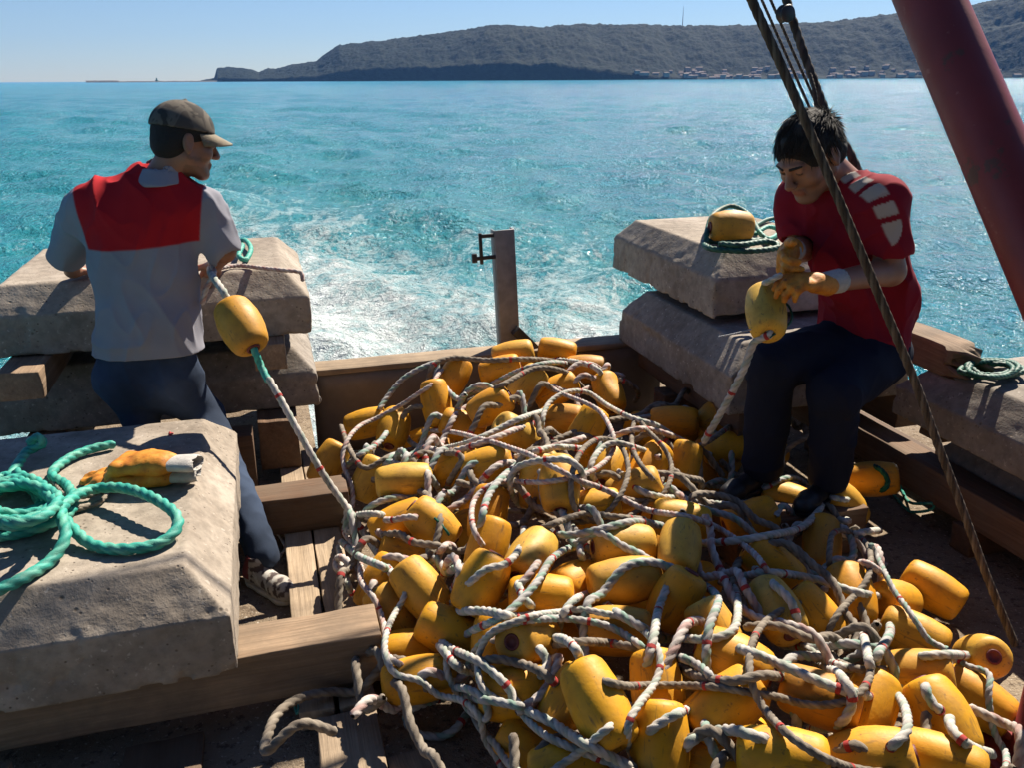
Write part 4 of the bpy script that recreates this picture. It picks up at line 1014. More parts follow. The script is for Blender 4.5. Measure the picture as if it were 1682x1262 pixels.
def folds(P, amp, seed, fx=9, fz=5, ax=(0.3, 0, 1)):
    return amp*(np.abs(fbm(P[0]*fx+seed, P[1]*fx, P[2]*fz+P[0]*3, 3))*2-0.5)
def shirtify(S, amp, seed, fx=8, fz=4.5, skew=4.0):
    X, Y, Z = S.full(); band = np.abs(S.D) < 0.03
    x, y, z = X[band], Y[band], Z[band]
    r1 = 1-np.abs(vnoise(x*fx+seed+z*skew, y*fx, z*fz)*2); r2 = vnoise(x*22+seed, y*22, z*16-x*9)
    r3 = 1-np.abs(vnoise(x*14-z*6+seed, y*14, z*7+x*8+seed)*2.4)
    S.D[band] -= (amp*(0.8*r1**3-0.35)+amp*0.35*np.clip(r3, 0, 1)**3+amp*0.2*r2).astype(np.float32)
SKIN = (0.26, 0.125, 0.075)
bpy.context.view_layer.update()
# ---- man in the cap (left, seen from behind)
pl = empty('person', tuple(B(-0.35, 3.38, 0))); tag(pl, 'man in cap and red and grey shirt seen from behind, at the left block stack', 'person')
def kid(name, me, mat, root, par=None):
    o = link(name, me, mat); o.parent = par or root
    inv = Matrix.Translation(root.location).inverted()
    o.matrix_parent_inverse = inv; return o
def sub(name, me, mat, par):                                 # sub-part whose mesh is in world coordinates, under a part that sits at the root
    o = link(name, me, mat); o.parent = par; return o
W = lambda u, v, Y: Py(u, v, Y)
hipC = W(252, 612, 3.13); waist = W(243, 530, 3.13); chest = W(236, 375, 3.17); neckb = W(262, 292, 3.20)
hc = W(303, 232, 3.24); fwd = nrm((0.80, 0.60, -0.24)); AH = headmat(fwd, 0.03); HS = 1.06
shL, shR = W(146, 335, 3.15), W(330, 335, 3.24); side = nrm(shR-shL); back = nrm(np.cross(side, [0, 0, 1.0]))*-1   # back points to camera? fixed below
front = nrm(np.cross([0, 0, 1.0], side)); 
elL = W(112, 420, 3.26); haL = Pz(120, 446, .985); elR = W(368, 412, 3.24); haR = W(352, 436, 3.42)
kR = B(-0.30, 3.40, 0.44); anR = B(-0.125, 2.80, 0.10); hR = W(272, 622, 3.15)
hL = W(205, 622, 3.13); kL = B(-0.55, 3.40, 0.47); anL = B(-0.52, 3.36, 0.09)
S = Sdf(np.array([-1.95, 2.6, 0.0]), np.array([-0.75, 3.85, 1.80]), 0.0058)
L1 = head(S, hc, AH, HS)
S.cone(neckb+np.array([0, 0, -.02]), hc+AH@np.array([0, -.03, -.06]), .064, .058, .03)
S.cone(neckb-np.array([0, 0, .06]), chest, .08, .12, .04, flat=front, q=.8); S.cone(chest, hipC, .13, .13, .04, flat=front, q=.75)
for a_, b_, ra, rb in ((neckb-np.array([0, 0, .03]), shL, .05, .05), (neckb-np.array([0, 0, .03]), shR, .05, .05), (shL, elL, .050, .041), (elL, haL, .043, .028), (shR, elR, .050, .041), (elR, haR, .043, .028), (hL, kL, .08, .055), (kL, anL, .053, .04), (hR, kR, .08, .055), (kR, anR, .052, .04)): S.cone(a_, b_, ra, rb, .02)
hand(S, haL, np.array([.25, 1, -.08]), np.array([0, 0, -1.0]), np.array([1.0, 0, 0]), (4, 8, 6), 1.0)
hand(S, haR, np.array([-.3, .5, -.3]), np.array([-.3, -.2, -.9]), np.array([-.8, -.5, .2]), (40, 55, 35), 1.0)
me = S.mesh('body', 2); vcol(me, facecol(S.P, L1, AH, hc, HS, SKIN, .7)); kid('body', me, M['skin'], pl)
# shirt
S = Sdf(np.array([-1.85, 2.85, 0.72]), np.array([-0.84, 3.56, 1.62]), 0.0047)
S.cone(neckb-np.array([0, 0, .035]), chest+np.array([0, 0, .02]), .105, .150, .06, flat=front, q=.78)
S.cone(chest+np.array([0, 0, .04])-side*.05, waist-side*.035, .140, .135, .06, flat=front, q=.78); S.cone(chest+np.array([0, 0, .04])+side*.05, waist+side*.035, .140, .135, .06, flat=front, q=.78)
S.cone(waist-side*.045, hipC+np.array([0, 0, .045])-side*.055, .135, .145, .05, flat=front, q=.85); S.cone(waist+side*.045, hipC+np.array([0, 0, .045])+side*.055, .135, .145, .05, flat=front, q=.85)
S.cone(neckb-np.array([0, 0, .06]), shL-np.array([0, 0, .01]), .075, .072, .05); S.cone(neckb-np.array([0, 0, .06]), shR-np.array([0, 0, .01]), .075, .072, .05)
eL2 = shL+(elL-shL)*.92; eR2 = shR+(elR-shR)*.9
S.cone(shL, eL2, .074, .072, .04); S.cone(shR, eR2, .074, .070, .04)
S.ell(shL+(chest-shL)*.35, (.09, .09, .10), .05); S.ell(shR+(chest-shR)*.35, (.09, .09, .10), .05)
shirtify(S, 0.021, 2.0)
S.ell(hipC+np.array([0, 0, -.105]), (.26, .22, .115), .004, None, True)
for e_, a_ in ((elL, shL), (elR, shR)):
    d_ = nrm(e_-a_); S.cone(e_+d_*.02, e_+d_*.12, .056, .07, .004, True)
hcol = S.ell(neckb+np.array([0, 0, .10]), (.068, .068, .105), .006, None, True)
me = S.mesh('shirt', 1); P = S.P
GREYB = np.array([.235, .235, .27]); REDY = np.array([.36, .012, .018]); col = np.tile(GREYB, (len(P), 1))
lat = (P-chest)@side; zy = float(W(240, 411, 3.02)[2])
v_l = nrm(elL-shL); v_r = nrm(elR-shR)
def slv(P, a_, v_): t = (P-a_)@v_; return t
dl = np.linalg.norm((P-shL)-np.outer(slv(P, shL, v_l), v_l), axis=1); dr2 = np.linalg.norm((P-shR)-np.outer(slv(P, shR, v_r), v_r), axis=1)
sleeve = (((slv(P, shL, v_l) > 0.02) & (dl < .10) & (lat < -0.150)) | ((slv(P, shR, v_r) > 0.03) & (dr2 < .10) & (lat > 0.165)))
sm_ = lambda x: np.clip(x/0.006+0.5, 0, 1)
yk = sm_(P[:, 2]-zy-0.006*np.sin(lat*9))*sm_(lat+0.188+0.15*np.clip(P[:, 2]-zy, 0, .25))*sm_(0.196+0.15*np.clip(P[:, 2]-zy, 0, .25)-lat)
zt_ = neckb[2]-.02; yk = np.maximum(yk, 0)
col = col*(1-yk)[:, None]+REDY*yk[:, None]
vcol(me, col); kid('shirt', me, M['cloth'], pl)
# collar
S = Sdf(neckb-np.array([.16, .16, .1]), neckb+np.array([.16, .16, .13]), 0.004)
S.cone(neckb-np.array([0, 0, .03]), neckb+np.array([.014, .012, .030]), .106, .080, .01); S.cone(neckb-np.array([0, 0, .08]), neckb+np.array([.015, .01, .12]), .090, .062, .004, True)
S.ell(neckb+np.array([.07, .09, .06]), (.05, .06, .06), .01, None, True)
X, Y, Z = S.full(); S.D = np.maximum(S.D, (neckb[2]-.012+0.10*(Y-neckb[1]))-Z).astype(np.float32); S.D = np.maximum(S.D, Z-(neckb[2]+.062+0.25*(Y-neckb[1]))).astype(np.float32)
me = S.mesh('collar', 1); vcol(me, np.tile(GREYB*1.05, (len(S.P), 1))); kid('collar', me, M['cloth'], pl)
# trousers
S = Sdf(np.array([-1.95, 2.6, 0.0]), np.array([-0.75, 3.75, 0.98]), 0.0068)
S.cone(hipC+np.array([0, 0, .07])-side*.05, hipC-side*.06, .125, .14, .04, flat=front, q=.88); S.cone(hipC+np.array([0, 0, .07])+side*.045, hipC+side*.045, .120, .132, .04, flat=front, q=.88)
for h_, k_, a_ in ((hL, kL, anL), (hR, kR, anR)): S.cone(h_, k_, .112, .070, .05); S.cone(k_, a_+np.array([0, 0, .0]), .068, .055, .02)
shirtify(S, 0.011, 7.0, 9, 9, 2)
for a_ in (anL, anR): S.ell(a_+np.array([0, 0, -.07]), (.08, .08, .055), .004, None, True)
me = S.mesh('jeans', 1); P = S.P; n1_ = vnoise(P[:, 0]*7, P[:, 1]*7, P[:, 2]*5)
vcol(me, np.array([.034, .050, .085])*(1+1.0*np.clip(n1_, -.3, .5))[:, None]); kid('jeans', me, M['denim'], pl)
# hair
def hair_mesh(name, c, A, sc, grow=.010, back=-.075, fringe=.062, spike=.006, res=.0045, seed=0, drop=.01):
    S = Sdf(np.array(c)-.17*sc, np.array(c)+.17*sc, res); Lc = lambda p: np.array(c)+A@(np.array(p, float)*sc)
    g = grow
    S.ell(Lc((0, -.014, .038)), np.array((.076+g, .094+g, .081+g))*sc, .01, A); S.ell(Lc((0, -.045, -.02)), np.array((.070+g*.6, .062+g*.6, .060))*sc, .03, A)
    X, Y, Z = S.full(); b = np.abs(S.D) < .02; x, y, z = X[b], Y[b], Z[b]
    S.D[b] -= (spike*fbm(x*26+seed, y*26, z*18, 3)).astype(np.float32)
    S.ell(Lc((0, .100, -.028)), np.array((.082, .060, fringe+.02))*sc, .008, A, True)      # face opening
    S.ell(Lc((0, .045, -.095)), np.array((.11, .085, .082))*sc, .006, A, True)
    for sx in (-1, 1): S.ell(Lc((sx*.092, -.008, -.008)), np.array((.022, .024, .034))*sc, .004, A, True)
    S.ell(Lc((0, -.03, back-.06)), np.array((.12, .12, .055))*sc, .006, A, True)
    return S.mesh(name, 1)
def hair_strands(name, c, A, sc, n_, grow, seed, up=.0, zlo=-.05):
    g = random.Random(seed); V = []; Q = []
    while n_ > 0:
        d = nrm([g.gauss(0, 1), g.gauss(0, 1), g.gauss(0, 1)]); p = np.array([0, -.014, .038])+d*np.array([.076+grow, .094+grow, .081+grow])*.97
        if p[2] < zlo or (p[1] > .055 and p[2] < .072) or (abs(p[0]) > .06 and abs(p[1]+.01) < .035 and p[2] < .02) or (p[1] > .02 and p[2] < .035): continue
        n_ -= 1
        fl_ = np.array([g.gauss(0, .35), 1.0 if p[2] > .05 else .1, -.15 if p[2] > .05 else -1.0]); fl_ = nrm(fl_-d*(fl_@d)+d*g.uniform(.0, .28)+up*d)
        L_ = g.uniform(.022, .045); s2 = nrm(np.cross(fl_, d)); r0 = g.uniform(.0016, .003); o_ = len(V)
        for i in range(5):
            t = i/4; cpt = p+fl_*L_*t-np.array([0, 0, .010])*t*t; rr_ = r0*(1-t*.85)
            for q_ in range(3): an = q_*2.094; V.append(np.array(c)+A@((cpt+(s2*math.cos(an)+np.cross(s2, fl_)*math.sin(an))*rr_)*sc))
        Q += [(o_+i*3+q_, o_+i*3+(q_+1) % 3, o_+(i+1)*3+(q_+1) % 3, o_+(i+1)*3+q_) for i in range(4) for q_ in range(3)]
    return npmesh(name, V, Q)
kid('hair', hair_mesh('hair', hc, AH, HS, .007, fringe=.08), M['hair'], pl)
# cap
s = NT('camouflage_cotton'); c = s.coord('Object'); 
q1 = s.ramp(s.noise(c, 16, 3, 0.5, 0.6), [(0.42, (0.045, 0.040, 0.036)), (0.47, (0.11, 0.095, 0.078)), (0.56, (0.12, 0.105, 0.085)), (0.60, (0.07, 0.06, 0.052))])
M['camo'] = s.fin(q1, 0.9, s.bump(s.noise(c, 300, 2), 0.4, 0.001), Specular_IOR_Level=0.2)
cL = lambda p: hc+AH@(np.array(p, float)*HS)
S = Sdf(hc-.19, hc+.19, .0045); S.ell(cL((0, -.012, .040)), np.array((.090, .109, .096))*HS, .01, AH)
S.cone(cL((0, -.01, .135)), cL((0, -.01, .139)), .006, .006, .004)
X, Y, Z = S.full(); Lz = ((X-hc[0])*AH[0, 2]+(Y-hc[1])*AH[1, 2]+(Z-hc[2])*AH[2, 2])/HS; Ly = ((X-hc[0])*AH[0, 1]+(Y-hc[1])*AH[1, 1]+(Z-hc[2])*AH[2, 1])/HS
S.D = np.maximum(S.D, (-(Lz-0.038-0.10*Ly*0.3))*1.0).astype(np.float32)
S.ell(cL((0, -.012, .030)), np.array((.084, .103, .088))*HS, .003, AH, True)
cap = kid('cap', S.mesh('cap', 1), M['camo'], pl)
V = []; nb = 17; mb = 9
for t_ in (0.0, 0.0045):
    for i in range(mb):
        for j in range(nb):
            a2 = (j/(nb-1)-.5)*2; q_ = i/(mb-1); x = a2*.086*(1-.12*q_**2); y0 = .105*math.sqrt(max(0, 1-(a2*.93)**2))*0.95; y = y0-.014+q_*.078*math.sqrt(max(0, 1-(a2*.98)**2)+0.02)
            z = .044-.018*a2*a2*(1+.5*q_)-.024*q_; V.append(cL((x, y, z+t_)))
G = lambda t_, i, j: t_*mb*nb+i*nb+j
Q = [(G(1, i, j), G(1, i, j+1), G(1, i+1, j+1), G(1, i+1, j)) for i in range(mb-1) for j in range(nb-1)]+[(G(0, i, j), G(0, i+1, j), G(0, i+1, j+1), G(0, i, j+1)) for i in range(mb-1) for j in range(nb-1)]
Q += [(G(0, mb-1, j), G(1, mb-1, j), G(1, mb-1, j+1), G(0, mb-1, j+1)) for j in range(nb-1)]+[(G(0, i, 0), G(1, i, 0), G(1, i+1, 0), G(0, i+1, 0)) for i in range(mb-1)]+[(G(0, i, nb-1), G(0, i+1, nb-1), G(1, i+1, nb-1), G(1, i, nb-1)) for i in range(mb-1)]
o = link('brim', npmesh('brim', V, Q), m_plain('brim_cotton', (0.20, 0.165, 0.115), 0.9, 30, .4)); o.parent = cap
# shoes
def shoe(heel, toe, name='sneaker'):
    heel = np.array(heel); toe = np.array(toe); d_ = nrm(toe-heel); L_ = np.linalg.norm(toe-heel); up = np.array([0, 0, 1.0]); sd = np.cross(d_, up)
    S = Sdf(np.minimum(heel, toe)-.08-np.array([0, 0, 0]), np.maximum(heel, toe)+np.array([.08, .08, .16]), .0048)
    S.cone(heel+up*.048+d_*.02, heel+up*.095+d_*.035, .040, .038, .02); S.cone(heel+up*.042+d_*.03, toe+up*.036-d_*.04, .040, .034, .03, flat=sd, q=1.0); S.cone(toe+up*.034-d_*.075, toe+up*.030-d_*.035, .043, .034, .02)
    S.ell(heel+up*.15+d_*.035, (.032, .032, .05), .006, None, True)
    X, Y, Z = S.full(); S.D = np.maximum(S.D, (heel[2]+.018)-Z).astype(np.float32)
    me = S.mesh(name, 1); P = S.P; t_ = ((P-heel)@d_)/L_; h_ = P[:, 2]-heel[2]; col = np.tile(np.array([.33, .30, .26]), (len(P), 1))
    n_ = vnoise(P[:, 0]*60, P[:, 1]*60, P[:, 2]*60); dk = (n_ > .02) & (h_ > .03); col[dk] = (.07, .05, .045)
    st = (np.abs((t_*9+h_*40) % 2-1) < .35) & (t_ > .25) & (t_ < .7) & (h_ > .035); col[st] = (.42, .40, .36); rd = (t_ < .18) & (h_ > .04); col[rd] = (.16, .03, .03)
    vcol(me, col)
    S2 = Sdf(np.minimum(heel, toe)-.08, np.maximum(heel, toe)+np.array([.08, .08, .1]), .0048)
    S2.cone(heel+d_*.03+up*.015, heel+d_*.1+up*.015, .044, .037, .02); S2.cone(heel+d_*.1+up*.015, toe-d_*.05+up*.015, .037, .046, .03)
    X, Y, Z = S2.full(); S2.D = np.maximum(S2.D, np.maximum(heel[2]+.001-Z, Z-heel[2]-.022)).astype(np.float32)
    me2 = S2.mesh('sole', 0); vcol(me2, np.tile(np.array([.40, .37, .32]), (len(S2.P), 1)))
    return me, me2
M['shoe'] = m_attr('shoe_leather', 0.7, .4, .001, 200, 30, .5)
hl = anR+np.array([-.045, .0, -.10]); hl[2] = 0.003; tt = Pz(484, 996, 0.0); tt[2] = .003
for h_, t_ in ((hl, tt), (np.array([anL[0]-.02, anL[1]-.04, .003]), np.array([anL[0]-.03, anL[1]+.22, .003]))):
    a_, b_ = shoe(h_, t_); sh_ = kid('sneaker', a_, M['shoe'], pl); o = link('sole', b_, M['shoe']); o.parent = sh_

# ---- man in the crimson shirt (right, three-quarter view, hands working)
pr = empty('person', tuple(B(2.05, 2.6, 0))); tag(pr, 'dark haired man in crimson shirt, navy trousers and orange gloves beside the right blocks', 'person')
f2 = nrm((-0.84, -0.54, 0)); left = np.array([-f2[1], f2[0], 0.0])
hip2 = W(1418, 562, 3.10); chest2 = W(1402, 405, 3.06); neck2 = W(1384, 290, 3.02)
hc2 = W(1330, 255, 2.96); fw2 = nrm((-0.80, -0.50, -0.62)); A2 = headmat(fw2, -0.06); H2 = 1.12
sL = neck2+left*.185+np.array([0.0, 0.0, -.075])+f2*-.0; sR = neck2-left*.185+np.array([0, 0, -.085])
sL = 0.5*sL+0.5*W(1446, 318, 2.90)
eL = W(1462, 445, 2.88); wL = W(1352, 466, 2.70); hdL = W(1300, 458, 2.66)
eR = W(1318, 408, 3.10); wR = W(1298, 412, 2.84); hdR = W(1268, 452, 2.70)
hA = W(1378, 575, 3.08); kA = W(1268, 598, 2.90); aA = W(1252, 768, 2.96)
hB = W(1440, 585, 3.04); kB = W(1372, 648, 2.80); aB = W(1362, 782, 2.90)
lo_ = np.array([0.55, 2.2, 0.1]); hi_ = np.array([1.75, 3.45, 1.75])
S = Sdf(lo_, hi_, .0058)
L2 = head(S, hc2, A2, H2)
S.cone(neck2-np.array([0, 0, .03]), hc2+A2@np.array([0, -.035, -.05]), .070, .062, .03)
S.cone(neck2-np.array([0, 0, .07]), chest2, .08, .10, .04, flat=f2, q=.8); S.cone(chest2, hip2, .10, .10, .04, flat=f2, q=.8)
for a_, b_, ra, rb in ((neck2-np.array([0, 0, .05]), sL, .06, .055), (neck2-np.array([0, 0, .05]), sR, .06, .055), (sL, eL, .056, .048), (eL, wL, .050, .030), (sR, eR, .055, .046), (eR, wR, .046, .03), (hA, kA, .085, .06), (kA, aA, .056, .042), (hB, kB, .085, .06), (kB, aB, .056, .042)): S.cone(a_, b_, ra, rb, .02)
dL = nrm(hdL-wL); dR = nrm(hdR-wR)
hand(S, wL, dL, np.array([-.3, .2, -.8]), np.array([-.2, .8, .5]), (25, 35, 25), .9, fat=.85)
hand(S, wR, dR, np.array([.3, -.8, -.2]), np.array([.9, .1, .3]), (30, 40, 25), .9, fat=.85)
me = S.mesh('body', 2); vcol(me, facecol(S.P, L2, A2, hc2, H2, (0.25, 0.118, 0.070), 0.45)); kid('body', me, M['skin'], pr)
kid('hair', hair_mesh('hair', hc2, A2, H2, .010, fringe=.060, spike=.016, seed=4), M['hair'], pr)
kid('hair', hair_strands('hair', hc2, A2, H2, 1700, .011, 4, .04), M['hair'], pr)
for sx in (-1, 1):
    e_ = Sdf(hc2-.16, hc2+.16, .0035); e_.cone(hc2+A2@(np.array([sx*.014, .100, .021])*H2), hc2+A2@(np.array([sx*.048, .086, .024])*H2), .0058, .004, .004)
    kid('eyebrow', e_.mesh('eyebrow', 0), M['hair'], pr)
# shirt
S = Sdf(np.array([.82, 2.5, .62]), np.array([1.62, 3.4, 1.62]), .0047)
dn = np.array([0, 0, 1.0])
S.cone(neck2-dn*.05, chest2+dn*.03, .095, .145, .06, flat=f2, q=.92)
for q_ in (-1, 1): S.cone(chest2+dn*.05+left*.05*q_, hip2+dn*.17+left*.035*q_, .122, .130, .06, flat=f2, q=.92); S.cone(hip2+dn*.17+left*.035*q_+f2*.01, hip2+dn*.02+left*.04*q_+f2*.0, .134, .136, .05, flat=f2, q=.95)
S.ell(chest2-dn*.06+f2*.045, (.13, .13, .15), .06)
S.cone(neck2-dn*.075, sL-dn*.01, .075, .074, .05); S.cone(neck2-dn*.075, sR-dn*.01, .075, .072, .05)
S.cone(sL, sL+(eL-sL)*.62, .076, .074, .04); S.cone(sR, sR+(eR-sR)*.65, .075, .072, .04)
S.ell(sL+(chest2-sL)*.35, (.09, .09, .11), .05)
shirtify(S, 0.021, 5.0)
for e_, a_ in ((eL, sL), (eR, sR)):
    d_ = nrm(e_-a_); b_ = a_+(e_-a_)*.64; S.cone(b_+d_*.06, b_+d_*.16, .064, .075, .004, True)
    S.cone(b_+d_*.075, b_+d_*.3, .085, .085, .004, True)
S.ell(hip2-dn*.155, (.22, .22, .12), .004, None, True)
S.cone(neck2+dn*.03, hc2+A2@np.array([0, -.035, -.05]), .073, .066, .006, True)
me = S.mesh('shirt', 1); P = S.P; col = np.tile(np.array([.195, .009, .020]), (len(P), 1))
path = np.array([W(1400, 270, 2.95), W(1423, 296, 2.88), W(1437, 322, 2.83), W(1446, 350, 2.81), W(1452, 378, 2.80)]); PC, tt_ = resample(catmull(path, .01), .006)
best = np.full(len(P), 9.0); arc = np.zeros(len(P))
for c_, t_ in zip(PC, tt_):
    d_ = np.linalg.norm(P-c_, axis=1); m_ = d_ < best; best[m_] = d_[m_]; arc[m_] = t_
stp = (best < .060) & (arc > .01) & (np.abs((P-np.array(path[2]))@R_-((P-np.array(path[2]))@-U_)*0.62) < .034); bars = ((arc % .062) < .046)
ed_ = np.clip((0.034-np.abs((P-np.array(path[2]))@R_-((P-np.array(path[2]))@-U_)*0.62))/.006+.5, 0, 1)*(best < .060)*np.clip((arc-.005)/.006, 0, 1)*np.clip((.048-(arc % .062))/.006, 0, 1)
col = col*(1-ed_)[:, None]+np.array((.36, .33, .30))*ed_[:, None]
logo = (np.linalg.norm(P-(W(1352, 366, 2.86)), axis=1) < .25) & (np.abs((P-CPOS)@U_/((P-CPOS)@F_)*-FPX+631-365) < 0.0)
vcol(me, col); kid('shirt', me, M['cloth'], pr)
# trousers
S = Sdf(lo_-np.array([.05, .05, 0]), hi_*np.array([1, 1, 0])+np.array([.1, 0, 1.05]), .0068)
S.cone(hip2+dn*.06, hip2-dn*.01, .140, .155, .04, flat=f2, q=.9)
for h_, k_, a_ in ((hA, kA, aA), (hB, kB, aB)): S.cone(h_, k_, .115, .090, .05); S.cone(k_, a_, .086, .074, .02)
shirtify(S, 0.011, 9.0, 9, 8, 2)
for a_ in (aA, aB): S.ell(a_+np.array([0, 0, -.085]), (.09, .09, .055), .004, None, True)
me = S.mesh('trousers', 1); vcol(me, np.tile(np.array([.010, .013, .026]), (len(S.P), 1))); kid('trousers', me, M['cloth'], pr)
# dark shoes
ms = m_plain('dark_shoe_leather', (.012, .012, .014), .5, 40, .3)
for a_, tip in ((aA, W(1192, 792, 2.84)), (aB, W(1318, 812, 2.76))):
    h_ = a_+np.array([.03, .05, 0]); h_[2] = a_[2]-.095; t_ = np.array(tip); t_[2] = h_[2]; t_ = h_+nrm(t_-h_)*.27
    x1, x2 = shoe(h_, t_, 'shoe'); x1.color_attributes.remove(x1.color_attributes['col']); sh_ = kid('shoe', x1, ms, pr); o = link('sole', x2, ms); o.parent = sh_
zf = float(min(aA[2], aB[2])-.095)
# gloves
def m_glove():
    s = NT('glove_rubber'); c = s.coord('Object'); n_ = s.noise(c, 28, 5, .6)
    col = s.ramp(n_, [(.3, (.33, .10, .012)), (.55, (.52, .20, .02)), (.75, (.58, .27, .04))])
    col = s.mix(s.ramp(s.noise(c, 60, 4, .6), [(.62, 0.0), (.70, .7)]), col, (.09, .04, .015))
    return s.fin(col, .6, s.bump(s.noise(c, 120, 4), .5, .002), Specular_IOR_Level=.35)
M['glove'] = m_glove(); M['cuff'] = m_plain('knit_cuff', (.42, .40, .37), .95, 60, .3, .8, .002, bs=300)
for el_, w_, h_, d_, n_, t_, cu in ((eL, wL, hdL, dL, np.array([-.3, .2, -.8]), np.array([-.2, .8, .5]), (25, 35, 25)), (eR, wR, hdR, dR, np.array([.3, -.8, -.2]), np.array([.9, .1, .3]), (30, 40, 25))):
    S = Sdf(w_-.2, w_+.2, .0042); hand(S, w_, d_, n_, t_, cu, 1.02, k=.007, fat=1.28); S.cone(w_-d_*.02, w_+d_*.03, .036, .034, .012)
    X, Y, Z = S.full(); b = np.abs(S.D) < .015; S.D[b] -= (.003*fbm(X[b]*50, Y[b]*50, Z[b]*50, 2)).astype(np.float32)
    kid('glove', S.mesh('glove', 1), M['glove'], pr)
    fa_ = nrm(w_-el_); S = Sdf(w_-.2, w_+.2, .0045); S.cone(w_-fa_*.080, w_-fa_*.005, .041, .037, .005); S.cone(w_-fa_*.15, w_-fa_*.085, .043, .038, .003, True)
    kid('glove_cuff', S.mesh('glove_cuff', 1), M['cuff'], pr)
# footing under his shoes
fc = (aA+aB)/2; bxy = (float(fc@EX), float(fc@EY))
timber('dark timber on the deck that the man in crimson rests his feet on', bxy[0]-.32, bxy[0]+.22, bxy[1]-.16, bxy[1]+.06, 0.004, zf-.003, 'wood_d', seed=51)

# ------------------------------------------------------------------ lines, hanging floats, cables, boom
fpos = W(396, 535, 2.98); fax = axis(303, 18); add_float(fpos, fax, 1.03, 1, 'yellow float hanging on a rope from the hand of the man in the cap', None)
e1 = fpos-fax*.11; e2 = fpos+fax*.11
rope('rope', [haR+np.array([0, -.05, .0]), W(348, 452, 3.16), W(368, 480, 3.05), e1, fpos], .0135, WHITE, 'white rope wrapped round the hand of the capped man and leading into his float', ties=0)
rope('rope', [W(345, 428, 3.28), W(352, 450, 3.18), W(340, 470, 3.16), W(332, 500, 3.17)], .010, PINK, 'frayed rope tail dangling from the hand of the man in the cap', ties=0)
rope('rope', [fpos, e2, W(428, 600, 2.92), W(442, 628, 2.88)], .013, TEAL, 'short green rope length under the float hanging from the capped man', mat='rope_g', ties=0)
pE = on_pile(645, 945, .09)
rope('rope', [W(440, 620, 2.885), W(460, 655, 2.84), W(485, 700, 2.80), W(530, 778, 2.75), W(575, 842, 2.70), W(612, 898, 2.62), pE], .0125, WHITE, 'taut white line from the capped man\'s float down to the sunlit left front float', ties=4, phase=.3)
f2p = W(1258, 512, 2.74); fa2 = axis(262, 42); add_float(f2p, fa2, 0.92, 2, 'yellow float held up by the gloved hands of the man in crimson', None)
rope('rope', [f2p, f2p+fa2*.11, W(1240, 560, 2.68), W(1220, 610, 2.70), W(1190, 668, 2.74), W(1155, 728, 2.80)], .0125, WHITE, 'white line running from the float in the gloved hands down to the pile', ties=3, phase=.9)
rope('rope', [f2p-fa2*.09, f2p-fa2*.12+np.array([0, 0, .01]), W(1262, 462, 2.70), W(1285, 450, 2.68)], .010, WHITE, 'short rope end between the gloved fingers and the held float', ties=0)
rope('twine', [f2p-fa2*.1+R_*.02, f2p+R_*.078+fa2*-.03, f2p+R_*.076+fa2*.05, f2p+fa2*.12], .004, DGREEN, 'thin green twine passed round the float in the gloved hands', ties=0, cat='twine', mat='rope_g')
rope('wire', [W(1180, 553, 2.66), W(1205, 548, 2.66), W(1238, 540, 2.67)], .0025, [(.5, .5, .5)], 'thin pale wire end sticking out beside the held float', cat='wire', ties=0, strands=2)
# items lying on blocks
def on_top(z): return lambda u, v, dz=0.0: Pz(u, v, z+dz)
tD = on_top(1.0); pfl = tD(1201, 372, .078)
add_float(pfl, nrm(R_*1.0+F_*.12*np.array([1, 1, 0])), .95, 1, 'yellow float lying on the top right block inside a coil of dark green rope', None)
rope('rope', [tD(1160, 400, .016), tD(1162, 378, .06), tD(1172, 352, .07), tD(1200, 338, .09), tD(1228, 350, .07), tD(1246, 378, .03), tD(1262, 400, .016)], .012, DGREEN, 'dark green rope arched over the float on the top right block', mat='rope_g', ties=0)
rope('rope', [tD(1262, 392, .016), tD(1210, 398, .018), tD(1160, 396, .016), tD(1168, 408, .018), tD(1230, 412, .018), tD(1278, 406, .02), tD(1262, 396, .04), tD(1215, 402, .042), tD(1180, 400, .04)], .0125, DGREEN, 'coil of dark green rope along the front of the float on the top right block', mat='rope_g', ties=0)
rope('rope', [tD(1238, 372, .016), tD(1262, 360, .016), tD(1290, 357, .016), tD(1320, 358, .016)], .010, DGREEN, 'dark green rope tail running behind the man in crimson', mat='rope_g', ties=0)
rope('rope', [tD(1240, 385, .03), tD(1262, 372, .05), tD(1280, 380, .02), tD(1262, 392, .02), tD(1245, 378, .05)], .010, TEAL, 'small green knot beside the float on the top right block', mat='rope_g', ties=0)
tB = on_top(.95)
rope('rope', [tB(385, 398, .012), tB(402, 394, .03), tB(412, 408, .03), tB(404, 426, .02), tB(392, 420, .03), tB(398, 402, .05), tB(380, 410, .02)], .011, TEAL, 'small coil of green rope on the slab beside the capped man\'s elbow', mat='rope_g', ties=0)
rope('rope', [tB(350, 442, .02), tB(390, 436, .012), tB(430, 440, .012), tB(470, 444, .010), W(494, 447, 3.50), W(497, 462, 3.485)], .009, PINK, 'thin brownish rope lying across the slab right of the capped man', ties=0)
tJ = on_top(.62); rj = random.Random(3)
for q_ in range(4):
    pts = []; 
    for i in range(12):
        a_ = i*1.05+q_; pts.append(tJ(1628+rj.uniform(32, 52)*math.cos(a_)+rj.uniform(-6, 6), 606+12*math.sin(a_)+rj.uniform(-3, 3), .012+.012*(q_+i % 2)))
    rope('rope', pts, .010, DGREEN, ['lowest', 'inner', 'outer', 'topmost'][q_]+' turn of dark green rope on the block at the right edge', mat='rope_g', ties=0, group='dark green rope on the right edge block')
